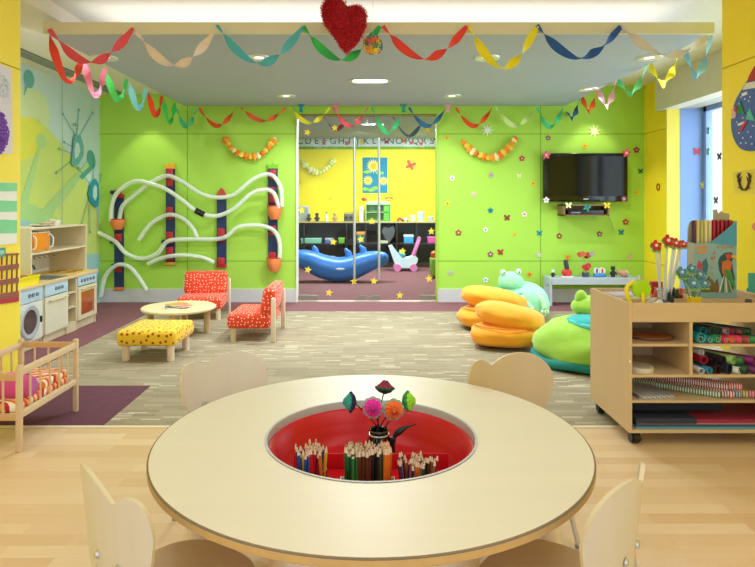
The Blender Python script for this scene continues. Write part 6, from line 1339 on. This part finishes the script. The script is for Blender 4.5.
c = S(4, 87, NX+0.008)-t.location; m = MB()
for i in range(60): m.ell(c+Vector((0, rr.uniform(-.05, .05), rr.uniform(-.07, .07))), 0.012, 6, 4)
m.build('feather_patch', mat('pale_feather', '#D4DCE8', 0.8, var=0.15, scale=40), t, smooth=60)
t = thing('striped_panel', 'green and white striped paper panel on the near left yellow wall', 'wall panel', S(8, 210, NX))
ys = [(183, 191), (191, 201), (201, 211.5), (211.5, 220), (220, 233), (233, 243.5)]
lab_ = ['#86D8A0', '#ECECEA']
flat_left('backing', [(-30, 181), (16.4, 182.8), (16.4, 243.5), (-30, 248)], M_white, t, 0.003)
for i in (0, 2, 4): flat_left('green_stripe', [(-30, ys[i][0]-1.5), (16.4, ys[i][0]), (16.4, ys[i][1]), (-30, ys[i][1]+1)], mat('stripe_green', '#86D8A0', 0.6), t, 0.005)
t = thing('paper_boat', 'brown paper boat with white posts pinned low on the near left yellow wall', 'wall decoration', S(8, 280, NX))
MBR = mat('paper_brown', '#96584C', 0.7, var=0.1, scale=20)
def band(y0, y1, mt=MBR, x1=18.2, sl=0.14, nm='plank'): flat_left(nm, [(-30, y0+48*sl), (x1, y0), (x1, y1), (-30, y1+48*sl)], mt, t, 0.006)
band(263.5, 268.5); band(277.5, 282.5); band(291, 297); band(297, 301.5, mat('paper_crimson', '#B82C44', 0.7), nm='hull')
band(253, 255, x1=18.2, sl=0.05)
for y0, y1 in ((254, 264), (268, 278), (282, 292)):
    for x in (2, 7, 12, 17): flat_left('post', [(x-0.5, y0), (x+0.5, y0), (x, y1+1), (x-1, y1+1)], MBR, t, 0.005)
t = thing('teal_tag', 'small teal paper tag above the brown paper boat on the near left wall', 'paper tag', S(2, 255, NX))
flat_left('sheet', [(-3, 248), (4, 247.5), (4.5, 256), (-3, 258)], mat('tag_teal', '#4C9C94', 0.6), t, 0.010)
flat_left('centre', [(-1.5, 250.5), (2.5, 250), (2.8, 253.5), (-1.5, 255)], mat('tag_pale', '#A8D4CC', 0.6), t, 0.012)

RXW = 2.518
def rw_(pts, d0, d1, mt, parent, nm):
    m = MB(); A = [S(a, b, RXW)-parent.location for a, b in pts]; v0 = [m.bm.verts.new(p+Vector((-d0, 0, 0))) for p in A]; v1 = [m.bm.verts.new(p+Vector((-d1, 0, 0))) for p in A]; n = len(A)
    m._f(v0[::-1]); m._f(v1)
    for i in range(n): m._f([v0[i], v0[(i+1) % n], v1[(i+1) % n], v1[i]])
    return m.build(nm, mt, parent, smooth=0)
t = thing('winter_bauble', 'big navy drop shaped winter decoration with snow dots on the near right yellow wall', 'wall decoration', S(752, 110, RXW))
op = [(p.x, p.y) for p in spline([Vector(v) for v in ((757, 66, 0), (751.5, 76, 0), (745, 87, 0), (737, 101, 0), (732.9, 117, 0), (733.5, 132, 0), (737.5, 143, 0), (744, 149.5, 0), (753, 151, 0), (765, 149, 0), (778, 140, 0), (784, 122, 0), (778, 100, 0), (768, 84, 0))], 4)]
rw_(op, 0.0, 0.012, mat('bauble_navy', '#2C4C98', 0.5, var=0.15, scale=10), t, 'board')
rw_([(749, 83), (764, 80), (768, 86), (745, 90)], 0.012, 0.02, mat('fur_white', '#E4E0DC', 0.8), t, 'fur_band')
rw_([(757, 66), (751.5, 76), (749.5, 82), (763, 79)], 0.012, 0.018, mat('hat_red', '#B83830', 0.7), t, 'red_cap')
rw_([(738, 113), (741, 106), (742.5, 101), (744.5, 107), (747, 114)], 0.012, 0.018, mat('tree_green', '#2C8048', 0.7), t, 'fir_tree')
rw_([(748, 119), (752, 108), (757, 121)], 0.012, 0.018, mat('tree_mint', '#58B8A0', 0.7), t, 'fir_tree')
rw_([(734.5, 109), (737, 107), (738.5, 112), (737.5, 118), (734, 119)], 0.012, 0.02, mat('santa_pink', '#E0B0A8', 0.7), t, 'little_figure')
rw_([(736.5, 109), (739.5, 106.5), (740, 110), (738, 112)], 0.012, 0.022, mat('hat_red', '#B83830', 0.7), t, 'figure_cap')
rw_([(741, 130), (748, 120.5), (749.5, 121.5), (743.5, 131.5)], 0.012, 0.018, mat('candy_red', '#C84048', 0.7), t, 'candy_cane')
rw_([(740, 124), (746, 121.5), (746.5, 123.5), (740.8, 126)], 0.012, 0.018, mat('tag_white', '#E8E4F0', 0.7), t, 'label_scroll')
rw_([(744, 93.5), (749, 91.5), (749.5, 94.5), (744.5, 96.5)], 0.012, 0.018, mat('tag_white', '#E8E4F0', 0.7), t, 'label_scroll')
for (a, b) in ((741, 97), (745, 99), (749, 101), (739, 104), (750, 97), (737, 122), (739, 133), (743, 138), (748, 132), (751, 137), (746, 143), (753, 126), (741, 143), (752, 144), (748, 113), (743, 118)): MB().ell(S(a, b, RXW-0.0125)-t.location, 0.0055, 8, 6).build('snow_dot', mat('snow_white', '#F2F4F8', 0.7), t)
t = thing('antler_sticker', 'dark pair of antlers on a clear sheet on the near right yellow wall', 'wall sticker', S(744, 181, RXW))
rw_([(733, 172), (755, 168.5), (756, 194), (733.5, 194)], 0, 0.001, clear('clear_sheet', (0.97, 0.97, 0.95, 1), 1.15, 0.2, 0.04, (0.9, 0.9, 0.8, 1)), t, 'clear_sheet')
for sgn in (-1, 1):
    m = MB(); pp = [(744+sgn*1.2, 190), (744+sgn*3.6, 186.5), (744+sgn*5.2, 180), (744+sgn*5.6, 173)]
    q3 = spline([S(a, b, RXW-0.004)-t.location for a, b in pp], 6); m.tube(q3, [0.008]*12+[0.006]*4+[0.003]*3, 6)
    for (a, b, c_, d_) in ((5.2, 180, 7.4, 175), (4.3, 183.5, 7, 180.5), (4.6, 182, 2.6, 176.5), (2.8, 188, 6.3, 187.5), (5.5, 176, 3.4, 172.5)):
        m.cyl(S(744+sgn*a, b, RXW-0.004)-t.location, S(744+sgn*c_, d_, RXW-0.004)-t.location, 0.007, 0.002, 8)
    m.build('antler', mat('antler_brown', '#4C3C24', 0.7), t)
t = tag(MB().lathe([(0, 0.006), (0.022, 0.004), (0.026, 0)], 20, M=Matrix.Rotation(-pi/2, 3, 'Y')).build('round_sticker', mat('sticker_peach', '#F09860', 0.6), loc=S(754.5, 226.5, RXW)), 'round peach orange sticker on the near right wall below the antlers', 'sticker')

# ------------------------------------------------------------------ crepe streamers
rs = random.Random(11)
def streamer(a, b, zbot, col, label, w_=0.075, tw=2.0, grp='crepe paper streamers', shift=0.0):
    """a twisted crepe ribbon hanging from a to b, lowest at height zbot"""
    n = 40; mid = (a+b)/2; sag = (a.z+b.z)/2-zbot; rows = []; d = (b-a); ph = rs.uniform(-.4, .4)
    pts = []
    for i in range(n+1):
        u = i/n; e = abs(2*(u+shift*u*(1-u)*4*0.25)-1); s_ = sag*(1-e**1.7)
        pts.append(a+d*u-Vector((0, 0, s_)))
    nrm = Vector((-d.y, d.x, 0)).normalized()
    for i, p in enumerate(pts):
        u = i/n; tg = (pts[min(n, i+1)]-pts[max(0, i-1)]).normalized()
        inpl = tg.cross(nrm).normalized()
        th = ph+0.35+pi*tw*u*1.35+0.5*sin(u*9)
        wd = w_*(0.35+0.65*min(1, 6*min(u, 1-u)+0.25))
        dv_ = (inpl*cos(th)+nrm*sin(th))*wd/2
        rows.append([p-dv_-pts[0], p-pts[0], p+dv_-pts[0]])
    m = MB().grid(rows)
    o = m.build('crepe_streamer', mat('crepe'+col, col, 0.75, var=0.05, bump=0.3, bscale=120), loc=pts[0], smooth=60, recalc=False)
    return tag(o, label, 'streamer', grp)
def PL(kind, px, py):
    if kind == 'f': return P(px, py, 4.80)
    if kind == 'b': return P(px, py, 8.30)
    if kind == 'l': return S(px, py, -2.625)
    return S(px, py, 2.765)
def sw(kind, x0, y0, x1, y1, yb, col, label, **k):
    a = PL(kind, x0, y0); b = PL(kind, x1, y1)
    Ym = (a.y+b.y)/2; zb = H+(VY-yb)*Ym/F
    streamer(a, b, zb, col, label, **k)
gf = 'streamers along the front edge of the dropped ceiling'; gl = 'streamers along the left edge of the dropped ceiling'; gr_ = 'streamers along the right edge of the dropped ceiling'; gb = 'streamers along the rear edge of the dropped ceiling'
for x0, y0, x1, y1, yb, c, n_ in ((49, 29, 133, 28, 63, '#EC5468', 'rose pink, leftmost'), (136, 31, 213, 33, 66, '#EBD8CC', 'pale cream pink, second from left'), (217, 25, 303, 26, 64, '#54B8CC', 'turquoise'), (303, 26, 380, 26, 60, '#38C060', 'green, passing under the red heart'), (383, 26, 467, 26, 59, '#EC4438', 'red, right of the red heart'),
      (469, 26, 537, 26, 68, '#F4E41C', 'bright yellow'), (537, 25, 621, 26, 58, '#2458A8', 'deep blue'), (622, 26, 708, 36, 55, '#D8D0D4', 'pale lilac grey, sagging towards the right corner')):
    sw('f', x0, y0, x1, y1, yb, c, f'{n_} crepe streamer on the front ceiling edge', w_=0.07, tw=2.2, grp=gf)
for x0, y0, x1, y1, yb, c, n_ in ((49, 32, 82, 60, 80, '#F04428', 'orange red, first'), (84, 58, 105, 68, 95, '#F08098', 'soft pink, second'), (106, 68, 127, 79, 99, '#58D868', 'light green, third'), (129, 80, 146, 89, 108, '#88DCE4', 'pale aqua, fourth'), (148, 89, 162, 96, 115, '#E84418', 'orange red, fifth'), (163, 97, 175, 103, 122, '#3CC84C', 'grass green, last')):
    sw('l', x0, y0, x1, y1, yb, c, f'{n_} crepe streamer along the left edge of the dropped ceiling', w_=0.068, tw=1.6, grp=gl)
for x0, x1, yb, c, n_ in ((176, 197, 127, '#50C89C', 'sea green, leftmost'), (199, 236, 126, '#E85420', 'orange red, second from left'), (241, 286, 121, '#EC6840', 'salmon red'), (290, 330, 123, '#F0EC30', 'yellow, above the left glass leaf'), (333, 368, 126, '#EC6068', 'pink red, above the door handles'),
      (372, 404, 133, '#44C878', 'green, above the door handles'), (409, 446, 126, '#2C6C98', 'petrol blue, above the right glass leaf'), (456, 492, 126, '#EC5020', 'orange red, right of the glass door'), (496, 535, 126, '#D8F0A0', 'pale lime, second from the right'), (537, 563, 127, '#4CCC90', 'mint green, rightmost')):
    sw('b', x0, 107.5, x1, 107.5, yb, c, f'{n_} crepe streamer on the rear ceiling edge', w_=0.065, tw=1.8, grp=gb)
for x0, y0, x1, y1, yb, c, n_ in ((565, 104, 580, 97, 119, '#2C5CA0', 'blue, farthest'), (582, 96, 597, 90, 112, '#F0582C', 'orange red, second farthest'), (599, 89, 616, 80, 107, '#F4B4CC', 'pale pink, third farthest'), (618, 79, 647, 65, 94, '#74DC98', 'mint green, middle'), (650, 64, 680, 50, 84, '#F8EC24', 'bright yellow, second nearest'), (685, 50, 711, 35, 77, '#8CC8EC', 'sky blue, nearest')):
    sw('r', x0, y0, x1, y1, yb, c, f'{n_} crepe streamer along the right edge of the dropped ceiling', w_=0.068, tw=1.6, grp=gr_)
# ribbons added in the far room to imitate streamer reflections in the glass
for x0, x1, yb, c, n_ in ((322, 350, 130, '#A05870', 'mauve'), (391, 427, 136, '#5878A0', 'grey blue')):
    a = P(x0, 116, 9.4); b = P(x1, 116, 9.4); a.z = b.z = 2.80; streamer(a, b, H+(VY-yb)*9.4/F, c, f'{n_} ribbon standing in for a streamer reflection in the door glass', 0.07, 1.0, 'streamer reflections in the door glass')
# paper dolls hanging from the rear edge
for px, c, n_ in ((301, '#1C98A8', 'teal'), (336, '#F08CA0', 'pink'), (403.5, '#18A08C', 'sea green'), (448, '#E8A0BC', 'pale pink')):
    c0 = P(px, 102, 8.30)
    pts = [(-0.022, -0.04), (-0.045, -0.02), (-0.05, -0.035), (-0.018, -0.07), (-0.03, -0.13), (0.03, -0.13), (0.018, -0.07), (0.05, -0.035), (0.045, -0.02), (0.022, -0.04), (0.012, -0.01), (0.022, 0.02), (0, 0.045), (-0.022, 0.02), (-0.012, -0.01)]
    pts = [(x, z*1.1) for x, z in pts]
    t = thing('paper_doll', f'small {n_} paper doll hanging from the rear edge of the dropped ceiling', 'paper doll', c0, group='paper dolls')
    MB().prism(pts, -0.003, 0.003).build('cut_out', mat('doll'+c, c, 0.7), t, smooth=0); MB().cyl((0, 0, 0.04), (0, 0, 2.745-c0.z), 0.0015, n=5).build('thread', M_white, t)
# tinsel heart and flower ball
rh = random.Random(2)
hc = P(346, 24, 4.68); t = thing('tinsel_heart', 'big fluffy dark red tinsel heart hanging at the front edge of the dropped ceiling', 'heart', hc, 0)
KH = 4.68/F
outl = [(a-346, 24-b) for a, b in ((346.5, 55.5), (340, 48), (333, 37), (324, 26), (321, 16), (321, 6), (325, -1), (332, -4), (340, -3), (345, 3), (349, 6), (356, 4.5), (363, 7), (367.5, 14), (367, 26), (362, 38), (355, 48))]
sm_ = spline([Vector((a*KH, 0, b*KH)) for a, b in outl+[outl[0]]], 4)[:-1]
cen = Vector((-1.5*KH, 0, 3*KH)); m = MB(); rings = []
for k in range(7):
    s_ = cos(k/6*pi/2)**0.6 if k < 6 else 0.0; yd = 0.055*sin(k/6*pi/2)
    rings.append([[cen+(p-cen)*s_*0.95+Vector((0, sg*yd, 0)) for p in sm_] for sg in (-1, 1)])
for sg in (0, 1):
    R_ = [[m.bm.verts.new(p) for p in rings[k][sg]] for k in range(7)]
    for A, B in zip(R_, R_[1:]):
        for i in range(len(A)): m._f([A[i], A[(i+1) % len(A)], B[(i+1) % len(B)], B[i]])
m.build('core', mat('heart_core', '#A81020', 0.7), t)
m = MB()
pol = [(p.x, p.z) for p in sm_]
def inside(x, z):
    c_ = False; j = len(pol)-1
    for i in range(len(pol)):
        if (pol[i][1] > z) != (pol[j][1] > z) and x < (pol[j][0]-pol[i][0])*(z-pol[i][1])/(pol[j][1]-pol[i][1])+pol[i][0]: c_ = not c_
        j = i
    return c_
cnt = 0
while cnt < 4200:
    x, z = rh.uniform(-0.21, 0.19), rh.uniform(-0.26, 0.24)
    if not inside(x, z): continue
    dist = min(sqrt((x-a)**2+(z-b)**2) for a, b in pol); hgt = 0.055*min(1, (dist/0.07))**0.5
    sg = -1 if rh.random() < 0.75 else 1; p = Vector((x, sg*hgt, z)); d_ = Vector((rh.uniform(-1, 1), sg*rh.uniform(0.2, 1.3), rh.uniform(-1, 1))).normalized(); u_ = d_.orthogonal().normalized()*0.0035
    L_ = rh.uniform(0.008, 0.015); m.m(rh.choice((0, 0, 1, 2))); m.poly([p-u_, p+u_, p+d_*L_+u_*0.6, p+d_*L_-u_*0.6]); cnt += 1
m.build('tinsel', [mat('tinsel_red', '#E01834', 0.6), mat('tinsel_dark', '#C01028', 0.6), mat('tinsel_bright', '#F03850', 0.55)], t, smooth=0, recalc=False)
MB().cyl((0.0, 0, 0.16), (0.0, 0.0, 3.02-hc.z), 0.006, n=8).build('hanging_ribbon', mat('ribbon_pink', '#F0D0D0', 0.6), t)
bc = P(373, 45, 4.72); t = thing('flower_ball', 'small ball of mixed yellow blue and cream paper flowers hanging beside the red heart', 'flower ball', bc)
MB().ell((0, 0, 0), 0.055, 14, 10).build('core', mat('ball_core', '#C8B890', 0.7), t)
m = MB(); pal = ['#F4D42C', '#F4ECD0', '#3C88A8', '#E85838', '#F0C8B0', '#4C8C6C', '#F0A030']
for i in range(38):
    z_ = 1-2*(i+0.5)/38; a = i*2.39996; n_ = Vector((sqrt(1-z_*z_)*cos(a), sqrt(1-z_*z_)*sin(a), z_)); R3 = n_.to_track_quat('Y', 'Z').to_matrix(); m.m(rh.randrange(7)); s_ = rh.uniform(0.026, 0.036)
    o_ = n_*rh.uniform(0.05, 0.068); m.prism([(x, z) for x, z in flower_pts(s_, 5, 20, 0.25)], 0, 0.003, lambda x, y, z: o_+R3@Vector((x, y+0.35*(x*x+z*z)/s_, z)))
m.build('blossoms', [mat('ball'+c, c, 0.7) for c in pal], t, smooth=0)
MB().cyl((0, 0, 0.05), (0, 0, 3.02-bc.z), 0.0015, n=5).build('thread', M_white, t)
# drop unused empties
